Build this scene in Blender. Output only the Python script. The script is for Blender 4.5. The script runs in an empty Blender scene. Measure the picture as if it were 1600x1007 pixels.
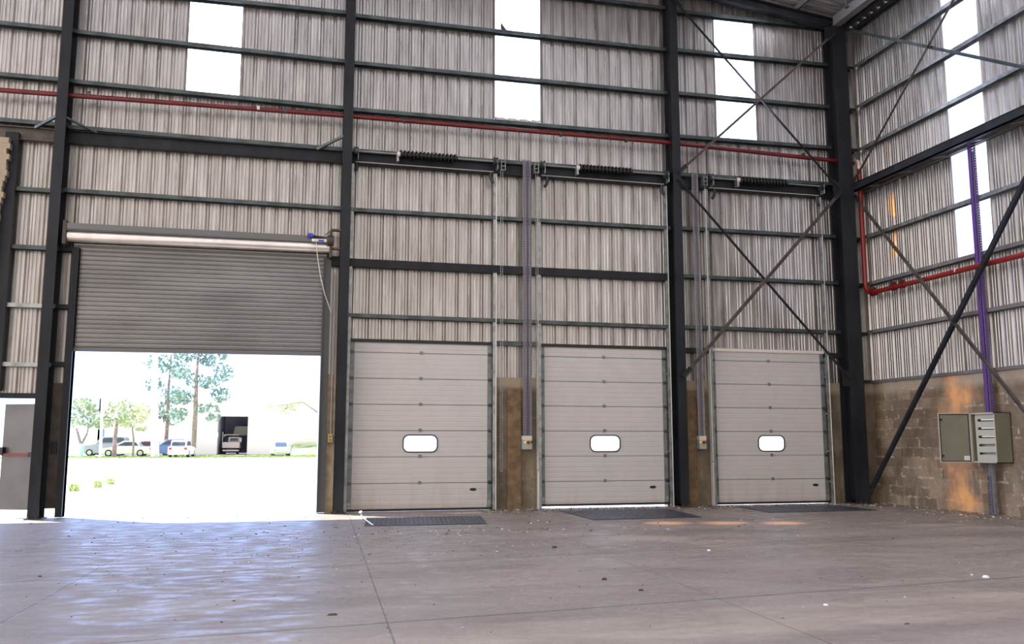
import bpy, math, random
from math import sin, cos, pi, radians
from mathutils import Vector, Matrix
random.seed(7)
SC = bpy.context.scene
COL = SC.collection

# ------------------------------------------------------------------ camera
CAM = Vector((-1.006, -17.212, 1.329))
PITCH, YAW, FPX = radians(7.668), radians(13.721), 1381.4
FW = Vector((sin(YAW)*cos(PITCH), cos(YAW)*cos(PITCH), sin(PITCH)))
RT = Vector((cos(YAW), -sin(YAW), 0)); UP = RT.cross(FW)
cd = bpy.data.cameras.new('camera'); cam = bpy.data.objects.new('camera', cd); COL.objects.link(cam)
cd.sensor_width = 36; cd.lens = FPX/1600*36; cd.clip_end = 500; cd.clip_start = .05
cam.matrix_world = Matrix(((RT.x, UP.x, -FW.x, CAM.x), (RT.y, UP.y, -FW.y, CAM.y), (RT.z, UP.z, -FW.z, CAM.z), (0, 0, 0, 1)))
SC.camera = cam

# ------------------------------------------------------------------ sky, sun, exposure
wd = bpy.data.worlds.new('sky'); SC.world = wd; wd.use_nodes = True
nt = wd.node_tree; nt.nodes.clear()
wo = nt.nodes.new('ShaderNodeOutputWorld'); bg = nt.nodes.new('ShaderNodeBackground')
tc = nt.nodes.new('ShaderNodeTexCoord'); sx = nt.nodes.new('ShaderNodeSeparateXYZ')
mr = nt.nodes.new('ShaderNodeMapRange'); mr.inputs[1].default_value = -.35; mr.inputs[2].default_value = .45
mx = nt.nodes.new('ShaderNodeMix'); mx.data_type = 'RGBA'
mx.inputs[6].default_value = (.86, .79, .74, 1)      # sky behind the photographer, hazy and warm
mx.inputs[7].default_value = (1.0, 1.5, 2.8, 1)    # blue sky over the yard
nt.links.new(tc.outputs['Generated'], sx.inputs[0]); nt.links.new(sx.outputs[1], mr.inputs[0])
nt.links.new(mr.outputs[0], mx.inputs[0]); nt.links.new(mx.outputs[2], bg.inputs[0])
ml = nt.nodes.new('ShaderNodeMapRange'); ml.inputs[1].default_value = -.25; ml.inputs[2].default_value = -.95   # brighter open sky to the left of the hall
ml.inputs[3].default_value = 1.0; ml.inputs[4].default_value = 2.9
nt.links.new(sx.outputs[0], ml.inputs[0]); nt.links.new(ml.outputs[0], bg.inputs[1])
nt.links.new(bg.outputs[0], wo.inputs[0])
sl = bpy.data.lights.new('sun', 'SUN'); so = bpy.data.objects.new('sun', sl); COL.objects.link(so)
sl.energy = 11; sl.angle = radians(.8); sl.color = (1, .96, .88)
so.rotation_euler = Vector((1.75, -1.5, -2.95)).to_track_quat('-Z', 'Y').to_euler(); so.location = (-20, 30, 30)
SC.view_settings.view_transform = 'Standard'; SC.view_settings.look = 'None'
SC.view_settings.exposure = 0.58; SC.view_settings.gamma = 1; SC.view_settings.use_curve_mapping = False

# ------------------------------------------------------------------ materials
MATS = {}
def mat(name, col, rough=.5, metal=0., nscale=0., namt=0., stretch=(1, 1, 1), bump=0., bscale=40., spec=.5, col2=None):
    m = bpy.data.materials.new(name); m.use_nodes = True; n = m.node_tree; b = n.nodes['Principled BSDF']
    b.inputs['Base Color'].default_value = (*col, 1); b.inputs['Roughness'].default_value = rough
    b.inputs['Metallic'].default_value = metal; b.inputs['Specular IOR Level'].default_value = spec
    if nscale:
        t = n.nodes.new('ShaderNodeTexCoord'); mp = n.nodes.new('ShaderNodeMapping'); mp.inputs['Scale'].default_value = stretch
        nz = n.nodes.new('ShaderNodeTexNoise'); nz.inputs['Scale'].default_value = nscale; nz.inputs['Detail'].default_value = 6
        n.links.new(t.outputs['Object'], mp.inputs[0]); n.links.new(mp.outputs[0], nz.inputs[0])
        mm = n.nodes.new('ShaderNodeMix'); mm.data_type = 'RGBA'
        c2 = col2 or tuple(max(0, c*(1-namt)) for c in col); c1 = col if col2 else tuple(min(1, c*(1+namt)) for c in col)
        rp = n.nodes.new('ShaderNodeMapRange'); rp.inputs[1].default_value = .35; rp.inputs[2].default_value = .65
        mm.inputs[6].default_value = (*c2, 1); mm.inputs[7].default_value = (*c1, 1)
        n.links.new(nz.outputs[0], rp.inputs[0]); n.links.new(rp.outputs[0], mm.inputs[0]); n.links.new(mm.outputs[2], b.inputs['Base Color'])
    if bump:
        t2 = n.nodes.new('ShaderNodeTexCoord'); n2 = n.nodes.new('ShaderNodeTexNoise'); n2.inputs['Scale'].default_value = bscale
        n.links.new(t2.outputs['Object'], n2.inputs[0]); bp = n.nodes.new('ShaderNodeBump'); bp.inputs['Strength'].default_value = bump
        bp.inputs['Distance'].default_value = .02
        n.links.new(n2.outputs[0], bp.inputs['Height']); n.links.new(bp.outputs[0], b.inputs['Normal'])
    MATS[name] = m; return m
class N:                                              # small node helper
    def __init__(s, m): s.t = m.node_tree; s.b = s.t.nodes['Principled BSDF']
    def n(s, k, **kw):
        x = s.t.nodes.new(k)
        for a, v in kw.items(): setattr(x, a, v)
        return x
    def l(s, a, b): s.t.links.new(a, b)
    def math(s, op, a, b=None, c=None):
        x = s.n('ShaderNodeMath', operation=op)
        for i, v in enumerate((a, b, c)):
            if v is None: continue
            if isinstance(v, (int, float)): x.inputs[i].default_value = v
            else: s.l(v, x.inputs[i])
        return x.outputs[0]
    def mix(s, f, a, b, bt='MIX'):
        x = s.n('ShaderNodeMix', data_type='RGBA', blend_type=bt)
        for i, v in ((0, f), (6, a), (7, b)):
            if isinstance(v, (int, float)): x.inputs[i].default_value = v
            elif isinstance(v, tuple): x.inputs[i].default_value = (*v, 1)
            else: s.l(v, x.inputs[i])
        return x.outputs[2]
    def noise(s, vec, sc, det=4, dist=0.):
        x = s.n('ShaderNodeTexNoise'); x.inputs['Scale'].default_value = sc; x.inputs['Detail'].default_value = det
        x.inputs['Distortion'].default_value = dist; s.l(vec, x.inputs[0]); return x.outputs[0]
    def rng(s, v, a, b, c=0., d=1.):
        x = s.n('ShaderNodeMapRange'); s.l(v, x.inputs[0])
        for i, q in enumerate((a, b, c, d)): x.inputs[i+1].default_value = q
        return x.outputs[0]
    def vec(s, scale=(1, 1, 1), coord='Object'):
        t = s.n('ShaderNodeTexCoord'); m = s.n('ShaderNodeMapping'); m.inputs['Scale'].default_value = scale
        s.l(t.outputs[coord], m.inputs[0]); return m.outputs[0]
    def wpos(s, scale=(1, 1, 1)):                     # position in the hall, in metres
        g = s.n('ShaderNodeNewGeometry'); m = s.n('ShaderNodeMapping'); m.inputs['Scale'].default_value = scale
        s.l(g.outputs['Position'], m.inputs[0]); return m.outputs[0]
    def sep(s, v):
        x = s.n('ShaderNodeSeparateXYZ'); s.l(v, x.inputs[0]); return x.outputs

mat('dark_steel', (.013, .0145, .018), .5, 0, 3, .35, (1, 1, .3), .15, 30, spec=.25)
mat('dark_steel_rusty', (.02, .02, .022), .5, 0, 5, .3, col2=(.06, .035, .022))
mat('galv_dark', (.065, .080, .080), .38, .55, 4, .3, (1, 1, 1), 0)
mat('sill_grey', (.16, .15, .145), .5, .2)
mat('tray_galv', (.21, .195, .21), .5, .3)
mat('galv', (.30, .31, .31), .35, .7, 8, .25)
mat('galv_bright', (.60, .60, .57), .35, .5, 6, .2)
mat('track_edge', (.75, .74, .70), .4, .3)
mat('black', (.008, .008, .01), .5)
mat('spring_steel', (.03, .028, .027), .28, .6)
mat('black_gap', (.01, .009, .009), .8)
mat('guide_grey', (.06, .062, .065), .45, .2)
mat('stile_grey', (.17, .19, .19), .45, .4, 6, .2)
mat('shutter', (.21, .205, .20), .26, .7, 2, .15, (.3, 1, 1))
mat('shutter_roll', (.78, .74, .70), .22, .7, 3, .1)
mat('shutter_hood', (.13, .13, .13), .5, .3)
mat('red_pipe', (.115, .006, .006), .35, 0, 5, .25)
mat('red_bright', (.20, .008, .005), .4)
mat('copper', (.55, .42, .33), .4, .4)
mat('purple', (.10, .04, .19), .4)
mat('violet_cable', (.10, .08, .15), .5)
mat('cable_grey', (.30, .29, .27), .6)
mat('brown_steel', (.075, .058, .05), .5, .2, 5, .3)
mat('box_grey', (.32, .34, .33), .45)
mat('box_light', (.55, .54, .51), .45)
mat('yellow', (.75, .5, .03), .5)
mat('cab', (.155, .150, .105), .5, 0, 3, .08)
mat('cab_inner', (.42, .40, .31), .5)
mat('cab_edge', (.45, .40, .33), .5)
mat('white', (.8, .8, .78), .4)
mat('blue', (.03, .05, .4), .4)
mat('rust', (.16, .07, .03), .7, .2, 12, .4)
mat('conduit', (.66, .60, .53), .5)
mat('door_leaf', (.13, .125, .12), .38, .3, 2, .1)
mat('plate_steel', (.07, .075, .09), .45, .5, 4, .3, bump=.6, bscale=14)
mat('beige_jamb', (.62, .49, .33), .8, 0, 6, .25)
mat('pebble', (.42, .38, .32), .9, 0, 6, .4)
mat('chip_white', (.7, .68, .64), .9)
mat('dry_leaf', (.07, .05, .035), .9, 0, 9, .4)
mat('roof_sheet', (.30, .29, .275), .5, .4, 3, .3, (1, 8, 1))
mat('trunk', (.27, .21, .18), .9, 0, 5, .3)
mat('trunk_pale', (.45, .75, .68), .8)
mat('leaf_a', (.30, .37, .20), .8, 0, .8, .3)
mat('leaf_b', (.36, .42, .17), .8, 0, .8, .3)
mat('leaf_pine', (.20, .30, .24), .8, 0, .8, .35)
mat('weed', (.42, .52, .20), .7, 0, 3, .3)
mat('grass', (.30, .42, .16), .9, 0, 1.2, .5)
mat('render_white', (.82, .82, .80), .7)
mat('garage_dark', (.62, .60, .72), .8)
mat('pole_concrete', (.62, .58, .57), .8)
mat('pole_wood', (.70, .66, .52), .8)
mat('tyre', (.02, .02, .02), .8)
mat('hub', (.5, .52, .55), .3, .6)
mat('car_glass', (.05, .07, .10), .12)
for nm, c in (('car_white', (.75, .76, .78)), ('car_slate', (.30, .32, .42)), ('car_red', (.6, .12, .13)), ('car_blue', (.14, .2, .5)), ('truck_white', (.62, .55, .54)), ('tarp', (.35, .36, .26)), ('car_light', (.55, .57, .6))):
    mat(nm, c, .3)
mat('tail_red', (.6, .02, .02), .3)
mat('foil', (.05, .045, .05), .6)

def siding_mat():
    m = mat('siding', (.36, .335, .32), .42, .8); q = N(m)
    p = q.wpos((1, 1, .10)); a = q.noise(p, 9, 6); b_ = q.noise(q.wpos((1, 1, .35)), 1.6, 5); c = q.noise(q.wpos((6, 6, .25)), 7, 3)
    col = q.mix(q.rng(a, .3, .7), (.32, .30, .285), (.57, .545, .525))
    col = q.mix(q.rng(b_, .35, .7, 0, .55), col, (.32, .29, .27))
    col = q.mix(q.rng(c, .60, .68, 0, .6), col, (.70, .67, .64))
    d = q.noise(q.wpos((1, 1, .6)), 48, 2)                       # specks of dirt
    col = q.mix(q.rng(d, .74, .80, 0, .45), col, (.12, .095, .08))
    # orange sunlight on the end wall beside the corner, painted into the siding colour
    z = q.sep(q.wpos()); u = q.math('ADD', q.math('MULTIPLY', z[2], -.05), z[1])
    w = q.math('ABSOLUTE', q.math('ADD', u, 1.27)); glow = q.rng(w, .06, .16, 1, 0)
    k = q.noise(q.wpos((1, 1, 1.)), 2.1, 3); glow = q.math('MULTIPLY', glow, q.rng(k, .47, .56))
    xr = q.rng(z[0], 11.42, 11.45); glow = q.math('MULTIPLY', glow, xr)
    glow = q.math('MULTIPLY', glow, q.math('MULTIPLY', q.rng(z[2], 4.7, 5.3), q.rng(z[2], 8.0, 7.5)))
    col = q.mix(q.math('MULTIPLY', glow, .85), col, (.95, .50, .20))
    q.l(col, q.b.inputs['Base Color']); q.l(q.rng(a, .3, .7, .26, .40), q.b.inputs['Roughness'])
siding_mat()

def block_mat(name, side, c1, c2, mortar, eff, sun_glow=False):
    m = mat(name, c1, .85); q = N(m); g = q.sep(q.wpos())
    cb = q.n('ShaderNodeCombineXYZ'); q.l(g[1] if side == 'y' else g[0], cb.inputs[0]); q.l(g[2], cb.inputs[1])
    wv = q.n('ShaderNodeVectorMath', operation='ADD'); q.l(cb.outputs[0], wv.inputs[0])
    nn = q.n('ShaderNodeTexNoise'); nn.inputs['Scale'].default_value = 3
    q.l(q.wpos(), nn.inputs[0]); sc = q.n('ShaderNodeVectorMath', operation='SCALE'); q.l(nn.outputs['Color'], sc.inputs[0]); sc.inputs['Scale'].default_value = .02
    q.l(sc.outputs[0], wv.inputs[1])
    br = q.n('ShaderNodeTexBrick'); q.l(wv.outputs[0], br.inputs['Vector'])
    br.inputs['Scale'].default_value = 1; br.inputs['Brick Width'].default_value = .4; br.inputs['Row Height'].default_value = .2
    br.inputs['Mortar Size'].default_value = .007; br.inputs['Mortar Smooth'].default_value = .4
    br.inputs['Color1'].default_value = (*c1, 1); br.inputs['Color2'].default_value = (*c2, 1); br.inputs['Mortar'].default_value = (*mortar, 1)
    col = br.outputs['Color']
    n1 = q.noise(q.wpos((1, 1, .6)), 2.3, 6); col = q.mix(q.rng(n1, .38, .60, .8, 0), col, tuple(x*.45 for x in c1))
    n5 = q.noise(q.wpos((4, 4, .7)), 3, 4); col = q.mix(q.math('MULTIPLY', q.rng(n5, .56, .68, 0, .5), q.rng(g[2], 1.4, .7)), col, tuple(min(.6, x*1.5) for x in mortar))
    b2 = q.n('ShaderNodeTexBrick'); q.l(wv.outputs[0], b2.inputs['Vector']); b2.inputs['Scale'].default_value = 1; b2.inputs['Brick Width'].default_value = .4; b2.inputs['Row Height'].default_value = .2
    b2.inputs['Mortar Size'].default_value = .035; b2.inputs['Mortar Smooth'].default_value = 1.
    n2 = q.noise(q.wpos((1, 1, 1.8)), 4.5, 7, .5); col = q.mix(q.math('MULTIPLY', b2.outputs['Fac'], q.rng(n2, .53, .62, 0, eff)), col, (.62, .54, .44))
    n4 = q.noise(q.wpos((1, 1, 1)), 11, 4); col = q.mix(q.rng(n4, .35, .65, .25, 0), col, (.08, .055, .035))
    top = q.rng(g[2], 2.3, 2.45, 0, .6); col = q.mix(top, col, (.44, .36, .26))
    if sun_glow:
        # orange sun glow down the wall, mixed into the block colour
        w = q.math('ABSOLUTE', q.math('ADD', g[1], 2.52))
        nz = q.noise(q.wpos((1, 1, .8)), 2.6, 9); f = q.math('ADD', w, q.math('MULTIPLY', q.math('SUBTRACT', nz, .5), 1.6))
        s = q.rng(f, -.05, .50, 1, 0); col = q.mix(q.math('MULTIPLY', s, .65), col, (.72, .34, .15))
        s2 = q.math('MULTIPLY', q.rng(f, -.22, .16, .85, 0), q.rng(q.math('ABSOLUTE', q.math('SUBTRACT', g[2], 1.35)), .5, .75)); col = q.mix(q.math('MULTIPLY', s2, .85), col, (.90, .44, .13))
    q.l(col, q.b.inputs['Base Color'])
    bp = q.n('ShaderNodeBump'); bp.inputs['Strength'].default_value = .6; bp.inputs['Distance'].default_value = .01
    q.l(q.math('ADD', q.math('MULTIPLY', br.outputs['Fac'], -1.), q.math('MULTIPLY', n4, .6)), bp.inputs['Height']); q.l(bp.outputs[0], q.b.inputs['Normal'])
block_mat('block_right', 'y', (.34, .25, .16), (.15, .10, .06), (.29, .225, .155), .65, True)
block_mat('block_back', 'x', (.20, .155, .105), (.165, .13, .085), (.19, .15, .10), .1)
mat('stub_brown', (.17, .11, .06), .9, 0, 6, .3)
block_mat('block_pier', 'x', (.19, .155, .10), (.15, .12, .08), (.13, .11, .08), .3)

def panel_mat():
    m = mat('panel', (.50, .475, .46), .42); q = N(m); g = q.sep(q.wpos())
    n1 = q.noise(q.wpos((1, 1, .12)), 7, 5); n2 = q.noise(q.wpos(), 3, 5)
    col = q.mix(q.rng(n2, .3, .7), (.475, .45, .435), (.51, .485, .47))
    low = q.rng(g[2], .85, .0, 0, 1); d = q.math('MULTIPLY', low, q.rng(n1, .50, .64)); col = q.mix(q.math('MULTIPLY', d, .4), col, (.40, .32, .23))
    base = q.rng(g[2], .16, .03, 0, .55); col = q.mix(q.math('MULTIPLY', base, q.rng(n2, .35, .55, .4, 1)), col, (.28, .18, .10))
    n3 = q.noise(q.wpos((5, 5, .3)), 9, 2); col = q.mix(q.rng(n3, .74, .78, 0, .5), col, (.3, .25, .19))
    q.l(col, q.b.inputs['Base Color'])
    s = q.math('PINGPONG', g[2], .05); bp = q.n('ShaderNodeBump'); bp.inputs['Strength'].default_value = .5; bp.inputs['Distance'].default_value = .006
    q.l(q.rng(s, 0, .012), bp.inputs['Height']); q.l(bp.outputs[0], q.b.inputs['Normal'])
panel_mat()

def floor_mat():
    m = mat('floor', (.3, .27, .25), .4, spec=.62); q = N(m); g = q.sep(q.wpos())
    n1 = q.noise(q.wpos((.5, 1.4, 1)), 1.1, 8, .4); n2 = q.noise(q.wpos((1, 2.2, 1)), 3.2, 8, .3); n3 = q.noise(q.wpos(), 22, 4)
    col = q.mix(q.rng(n1, .35, .65), (.20, .158, .130), (.27, .220, .183))
    col = q.mix(q.rng(n2, .58, .68, 0, .35), col, (.36, .31, .275))
    col = q.mix(q.rng(n3, .60, .75, 0, .25), col, (.17, .145, .12))
    dirt = q.rng(g[1], -1.6, -.1, 0, 1); dx = q.rng(g[0], 0, 8, .25, 1)
    nd = q.noise(q.wpos(), 7, 7); col = q.mix(q.math('MULTIPLY', q.math('MULTIPLY', dirt, dx), q.rng(nd, .38, .56, .1, .85)), col, (.13, .10, .065))
    # row of orange light patches painted on the slab before the third dock door
    for cx_, cw, cy_ in ((4.95, .42, 3.5), (5.85, .46, 3.72), (6.80, .42, 3.95)):
        e = q.math('ADD', q.math('POWER', q.math('DIVIDE', q.math('SUBTRACT', g[0], cx_), cw), 2), q.math('POWER', q.math('DIVIDE', q.math('ADD', g[1], cy_), .33), 2))
        col = q.mix(q.rng(e, 0, 1.2, 1, 0), col, (.95, .48, .25))
    # saw-cut joints
    jl = None
    for a, k in ((-2.78, .0), (.0, .0), (2.82, .0), (5.6, 0)):
        w = q.math('ABSOLUTE', q.math('SUBTRACT', q.math('ADD', g[0], q.math('MULTIPLY', g[1], -.03)), a+.02)); r = q.rng(w, .003, .011, .8, 0)
        jl = r if jl is None else q.math('MAXIMUM', jl, r)
    for b_ in (-3.75, -7.25, -10.4):
        w = q.math('ABSOLUTE', q.math('SUBTRACT', q.math('ADD', g[1], q.math('MULTIPLY', g[0], -.12)), b_)); r = q.rng(w, .012, .026, .8, 0)
        jl = q.math('MAXIMUM', jl, r)
    col = q.mix(q.math('MULTIPLY', jl, .75), col, (.06, .05, .045))
    q.l(col, q.b.inputs['Base Color'])
    q.l(q.math('ADD', q.rng(n2, .38, .62, .66, .33), q.rng(n3, .4, .7, 0, .10)), q.b.inputs['Roughness'])
    bp = q.n('ShaderNodeBump'); bp.inputs['Strength'].default_value = .35; bp.inputs['Distance'].default_value = .01
    q.l(q.math('ADD', q.math('MULTIPLY', jl, -1), q.math('ADD', q.math('MULTIPLY', n3, .25), q.math('MULTIPLY', n2, .12))), bp.inputs['Height']); q.l(bp.outputs[0], q.b.inputs['Normal'])
floor_mat()

def skylight_mat():
    m = bpy.data.materials.new('fibreglass'); m.use_nodes = True; t = m.node_tree; t.nodes.clear()
    o = t.nodes.new('ShaderNodeOutputMaterial'); a = t.nodes.new('ShaderNodeBsdfTransparent'); b = t.nodes.new('ShaderNodeBsdfTranslucent')
    a.inputs[0].default_value = (.97, .98, 1, 1); b.inputs[0].default_value = (.95, .95, .97, 1)
    x = t.nodes.new('ShaderNodeMixShader'); x.inputs[0].default_value = .93
    t.links.new(a.outputs[0], x.inputs[1]); t.links.new(b.outputs[0], x.inputs[2]); t.links.new(x.outputs[0], o.inputs[0]); MATS['fibreglass'] = m
    m = bpy.data.materials.new('acrylic'); m.use_nodes = True; t = m.node_tree; t.nodes.clear()
    o = t.nodes.new('ShaderNodeOutputMaterial'); a = t.nodes.new('ShaderNodeBsdfTransparent'); b = t.nodes.new('ShaderNodeBsdfTranslucent'); g = t.nodes.new('ShaderNodeBsdfGlossy')
    g.inputs['Roughness'].default_value = .15; b.inputs[0].default_value = (.95, .95, .97, 1)
    x = t.nodes.new('ShaderNodeMixShader'); x.inputs[0].default_value = .3; y = t.nodes.new('ShaderNodeMixShader'); y.inputs[0].default_value = .05
    t.links.new(a.outputs[0], x.inputs[1]); t.links.new(b.outputs[0], x.inputs[2]); t.links.new(x.outputs[0], y.inputs[1]); t.links.new(g.outputs[0], y.inputs[2])
    t.links.new(y.outputs[0], o.inputs[0]); MATS['acrylic'] = m
skylight_mat()
def yard_mat():
    m = mat('yard', (.55, .53, .5), .9); q = N(m); n = q.noise(q.wpos((.3, .3, 1)), 1.4, 8)
    g = q.sep(q.wpos()); col = q.mix(q.rng(n, .3, .7), (.50, .48, .45), (.62, .60, .57)); q.l(col, q.b.inputs['Base Color'])
yard_mat()

# ------------------------------------------------------------------ mesh helpers
class MB:
    def __init__(s): s.v = []; s.f = []; s.sm = []
    def add(s, vs, fs, smooth=False):
        o = len(s.v); s.v += [Vector(p) for p in vs]; s.f += [[i+o for i in f] for f in fs]; s.sm += [smooth]*len(fs); return s
    def box(s, x0, x1, y0, y1, z0, z1):
        if x0 > x1: x0, x1 = x1, x0
        if y0 > y1: y0, y1 = y1, y0
        if z0 > z1: z0, z1 = z1, z0
        v = [(x, y, z) for x in (x0, x1) for y in (y0, y1) for z in (z0, z1)]
        return s.add(v, [(0, 1, 3, 2), (4, 6, 7, 5), (0, 4, 5, 1), (2, 3, 7, 6), (0, 2, 6, 4), (1, 5, 7, 3)])
    def bev(s, x0, x1, y0, y1, z0, z1, b=.01):       # box with chamfered edges along every axis
        if x0 > x1: x0, x1 = x1, x0
        if y0 > y1: y0, y1 = y1, y0
        if z0 > z1: z0, z1 = z1, z0
        v = []
        for x, sx_ in ((x0, 1), (x1, -1)):
            for y, sy in ((y0, 1), (y1, -1)):
                for z, sz in ((z0, 1), (z1, -1)):
                    v += [(x, y+sy*b, z+sz*b), (x+sx_*b, y, z+sz*b), (x+sx_*b, y+sy*b, z)]
        I = lambda i, j, k, a: ((i*2+j)*2+k)*3+a
        f = []
        f += [[I(0,0,0,0), I(0,0,1,0), I(0,1,1,0), I(0,1,0,0)], [I(1,0,0,0), I(1,1,0,0), I(1,1,1,0), I(1,0,1,0)]]
        f += [[I(0,0,0,1), I(1,0,0,1), I(1,0,1,1), I(0,0,1,1)], [I(0,1,0,1), I(0,1,1,1), I(1,1,1,1), I(1,1,0,1)]]
        f += [[I(0,0,0,2), I(0,1,0,2), I(1,1,0,2), I(1,0,0,2)], [I(0,0,1,2), I(1,0,1,2), I(1,1,1,2), I(0,1,1,2)]]
        for i in (0, 1):
            for j in (0, 1): f.append([I(i,j,0,0), I(i,j,0,1), I(i,j,1,1), I(i,j,1,0)])
            for k in (0, 1): f.append([I(i,0,k,0), I(i,0,k,2), I(i,1,k,2), I(i,1,k,0)])
        for j in (0, 1):
            for k in (0, 1): f.append([I(0,j,k,1), I(0,j,k,2), I(1,j,k,2), I(1,j,k,1)])
        for i in (0, 1):
            for j in (0, 1):
                for k in (0, 1): f.append([I(i,j,k,0), I(i,j,k,1), I(i,j,k,2)])
        return s.add(v, f)
    def sweep(s, prof, p0, p1, up=(0, 0, 1), cap=True, smooth=False):
        p0, p1 = Vector(p0), Vector(p1); d = (p1-p0).normalized(); r = d.cross(Vector(up)).normalized(); u = r.cross(d)
        n = len(prof); v = [p0+r*a+u*b for a, b in prof]+[p1+r*a+u*b for a, b in prof]
        f = [[i, (i+1) % n, n+(i+1) % n, n+i] for i in range(n)]
        s.add(v, f, smooth)
        if cap: s.add(v, [list(range(n))[::-1], list(range(n, 2*n))])
        return s
    def tube(s, pts, r, n=8, cap=True):
        pts = [Vector(p) for p in pts]; rs = r if isinstance(r, (list, tuple)) else [r]*len(pts)
        ref = None; rings = []
        for i, p in enumerate(pts):
            d = (pts[min(i+1, len(pts)-1)]-pts[max(i-1, 0)]).normalized()
            if ref is None: ref = Vector((0, 0, 1)) if abs(d.z) < .9 else Vector((1, 0, 0))
            a = (ref-d*ref.dot(d)).normalized(); b = d.cross(a); ref = a
            rings.append([p+(a*cos(2*pi*k/n)+b*sin(2*pi*k/n))*rs[i] for k in range(n)])
        v = [q for g in rings for q in g]
        f = [[i*n+k, i*n+(k+1) % n, (i+1)*n+(k+1) % n, (i+1)*n+k] for i in range(len(pts)-1) for k in range(n)]
        s.add(v, f, True)
        if cap: s.add(v, [list(range(n))[::-1], [(len(pts)-1)*n+k for k in range(n)]])
        return s
    def build(s, name, m, parent=None, loc=None, local=False):
        me = bpy.data.meshes.new(name)
        if not local:
            if parent is not None: o = WL[parent.name]
            else:
                if loc is None:
                    xs = [p.x for p in s.v]; ys = [p.y for p in s.v]; zs = [p.z for p in s.v]
                    loc = ((min(xs)+max(xs))/2, (min(ys)+max(ys))/2, min(zs))
                o = Vector(loc)
        else: o = Vector((0, 0, 0))
        me.from_pydata([p-o for p in s.v], [], s.f); me.materials.append(MATS[m])
        me.polygons.foreach_set('use_smooth', s.sm); me.update()
        ob = bpy.data.objects.new(name, me); COL.objects.link(ob)
        if parent is not None: ob.parent = parent; WL[ob.name] = WL.get(parent.name, Vector((0, 0, 0)))
        elif not local: ob.location = o; WL[ob.name] = Vector(o)
        return ob
WL = {}
def empty(name, loc, rz=0):
    o = bpy.data.objects.new(name, None); COL.objects.link(o); o.location = loc; o.rotation_euler = (0, 0, rz)
    o.empty_display_size = .2; WL[o.name] = Vector(loc); return o
def tag(o, label=None, cat=None, group=None, kind=None):
    if label: o['label'] = label
    if cat: o['category'] = cat
    if group: o['group'] = group
    if kind: o['kind'] = kind
    return o
def B(*a): return MB().box(*a)
def BV(*a, **k): return MB().bev(*a, **k)
def copy_tree(o, parent=None):
    c = o.copy(); COL.objects.link(c)
    if parent is not None: c.parent = parent
    for ch in list(o.children): copy_tree(ch, c)
    return c
def rrect(x0, x1, z0, z1, r, n=6):
    pts = []
    for cx_, cz_, a0 in ((x1-r, z1-r, 0), (x0+r, z1-r, 90), (x0+r, z0+r, 180), (x1-r, z0+r, 270)):
        for k in range(n+1):
            a = radians(a0+90*k/n); pts.append((cx_+r*cos(a), cz_+r*sin(a)))
    return pts

# ------------------------------------------------------------------ the shell
XR = 11.455                                            # inner face of the end wall (right)
def roof_z(x): return 10.98+.117*(XR-x)
COLS = ((-5.37, -5.19), (-.27, -.09), (6.61, 6.79), (10.60, 10.95))
def siding_profile(u0, u1, per=.2525):
    base = [(0, 0), (.026, .040), (.056, .040), (.082, 0), (.122, 0), (.130, .008), (.138, .008), (.146, 0), (.190, 0), (.198, .008), (.206, .008), (.214, 0)]
    pts = []; k = math.floor(u0/per)-1
    while k*per < u1:
        for a, d in base:
            u = k*per+a
            if u0 < u < u1: pts.append((u, d))
        k += 1
    return [(u0, 0)]+pts+[(u1, 0)]
def siding(m, u0, u1, z0, z1, place):
    pr = siding_profile(u0, u1); v = []; n = len(pr)
    for u, d in pr:
        t = z1(u) if callable(z1) else z1
        v += [place(u, d, z0), place(u, d, t)]
    m.add(v, [[2*i, 2*i+2, 2*i+3, 2*i+1] for i in range(n-1)])
pb = lambda u, d, z: (u, d, z)
pr_ = lambda u, d, z: (XR+d, -u, z)
SK = ((-3.233, -2.254, 7.97, None), (2.829, 3.807, 8.01, None), (7.866, 8.83, 7.97, 10.78))
DOORS = ((.058, 2.692), (3.845, 6.417), (7.604, 10.129))
DT = 3.27                                              # head of the dock door openings
BT = 2.59                                              # top of the block dado
m = MB()
# left of the exit door, above it, above the shutter, above the dock doors, between them
siding(m, -12, -6.9, 0, 7.97, pb); siding(m, -6.9, -5.2, 2.13, 7.97, pb); siding(m, -5.2, -4.93, 0.3, 7.97, pb); siding(m, -4.93, -.50, 4.72, 7.97, pb)
siding(m, -.50, DOORS[0][0], BT, 7.97, pb)
for a, b in ((DOORS[0][1], DOORS[1][0]), (DOORS[1][1], DOORS[2][0]), (DOORS[2][1], XR)): siding(m, a, b, BT, 7.97, pb)
for a, b in DOORS: siding(m, a, b, DT, 7.97, pb)
xs = [-12, SK[0][0], SK[0][1], SK[1][0], SK[1][1], SK[2][0], SK[2][1], XR]
for a, b in ((xs[0], xs[1]), (xs[2], xs[3]), (xs[4], xs[5]), (xs[6], xs[7])): siding(m, a, b, 7.97, roof_z, pb)
siding(m, SK[1][0], SK[1][1], 7.97, 8.01, pb)
siding(m, SK[2][0], SK[2][1], 10.78, roof_z, pb)
wb = tag(m.build('wall_back', 'siding', loc=(0, 0, 0)), 'corrugated grey metal sheeting of the long wall with the doors', kind='structure')
for i, (a, b, z0, z1) in enumerate(SK):
    s = MB(); siding(s, a-.02, b+.02, z0, z1 or (lambda u: roof_z(u)), lambda u, d, z: (u, d+.004, z))
    tag(s.build('window_%d' % (i+1), 'fibreglass'), ('translucent white strip above the roller shutter', 'translucent white strip high between the two middle columns', 'translucent white strip behind the crossed braces')[i], kind='structure')
m = MB()
YR = 13.5
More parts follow.
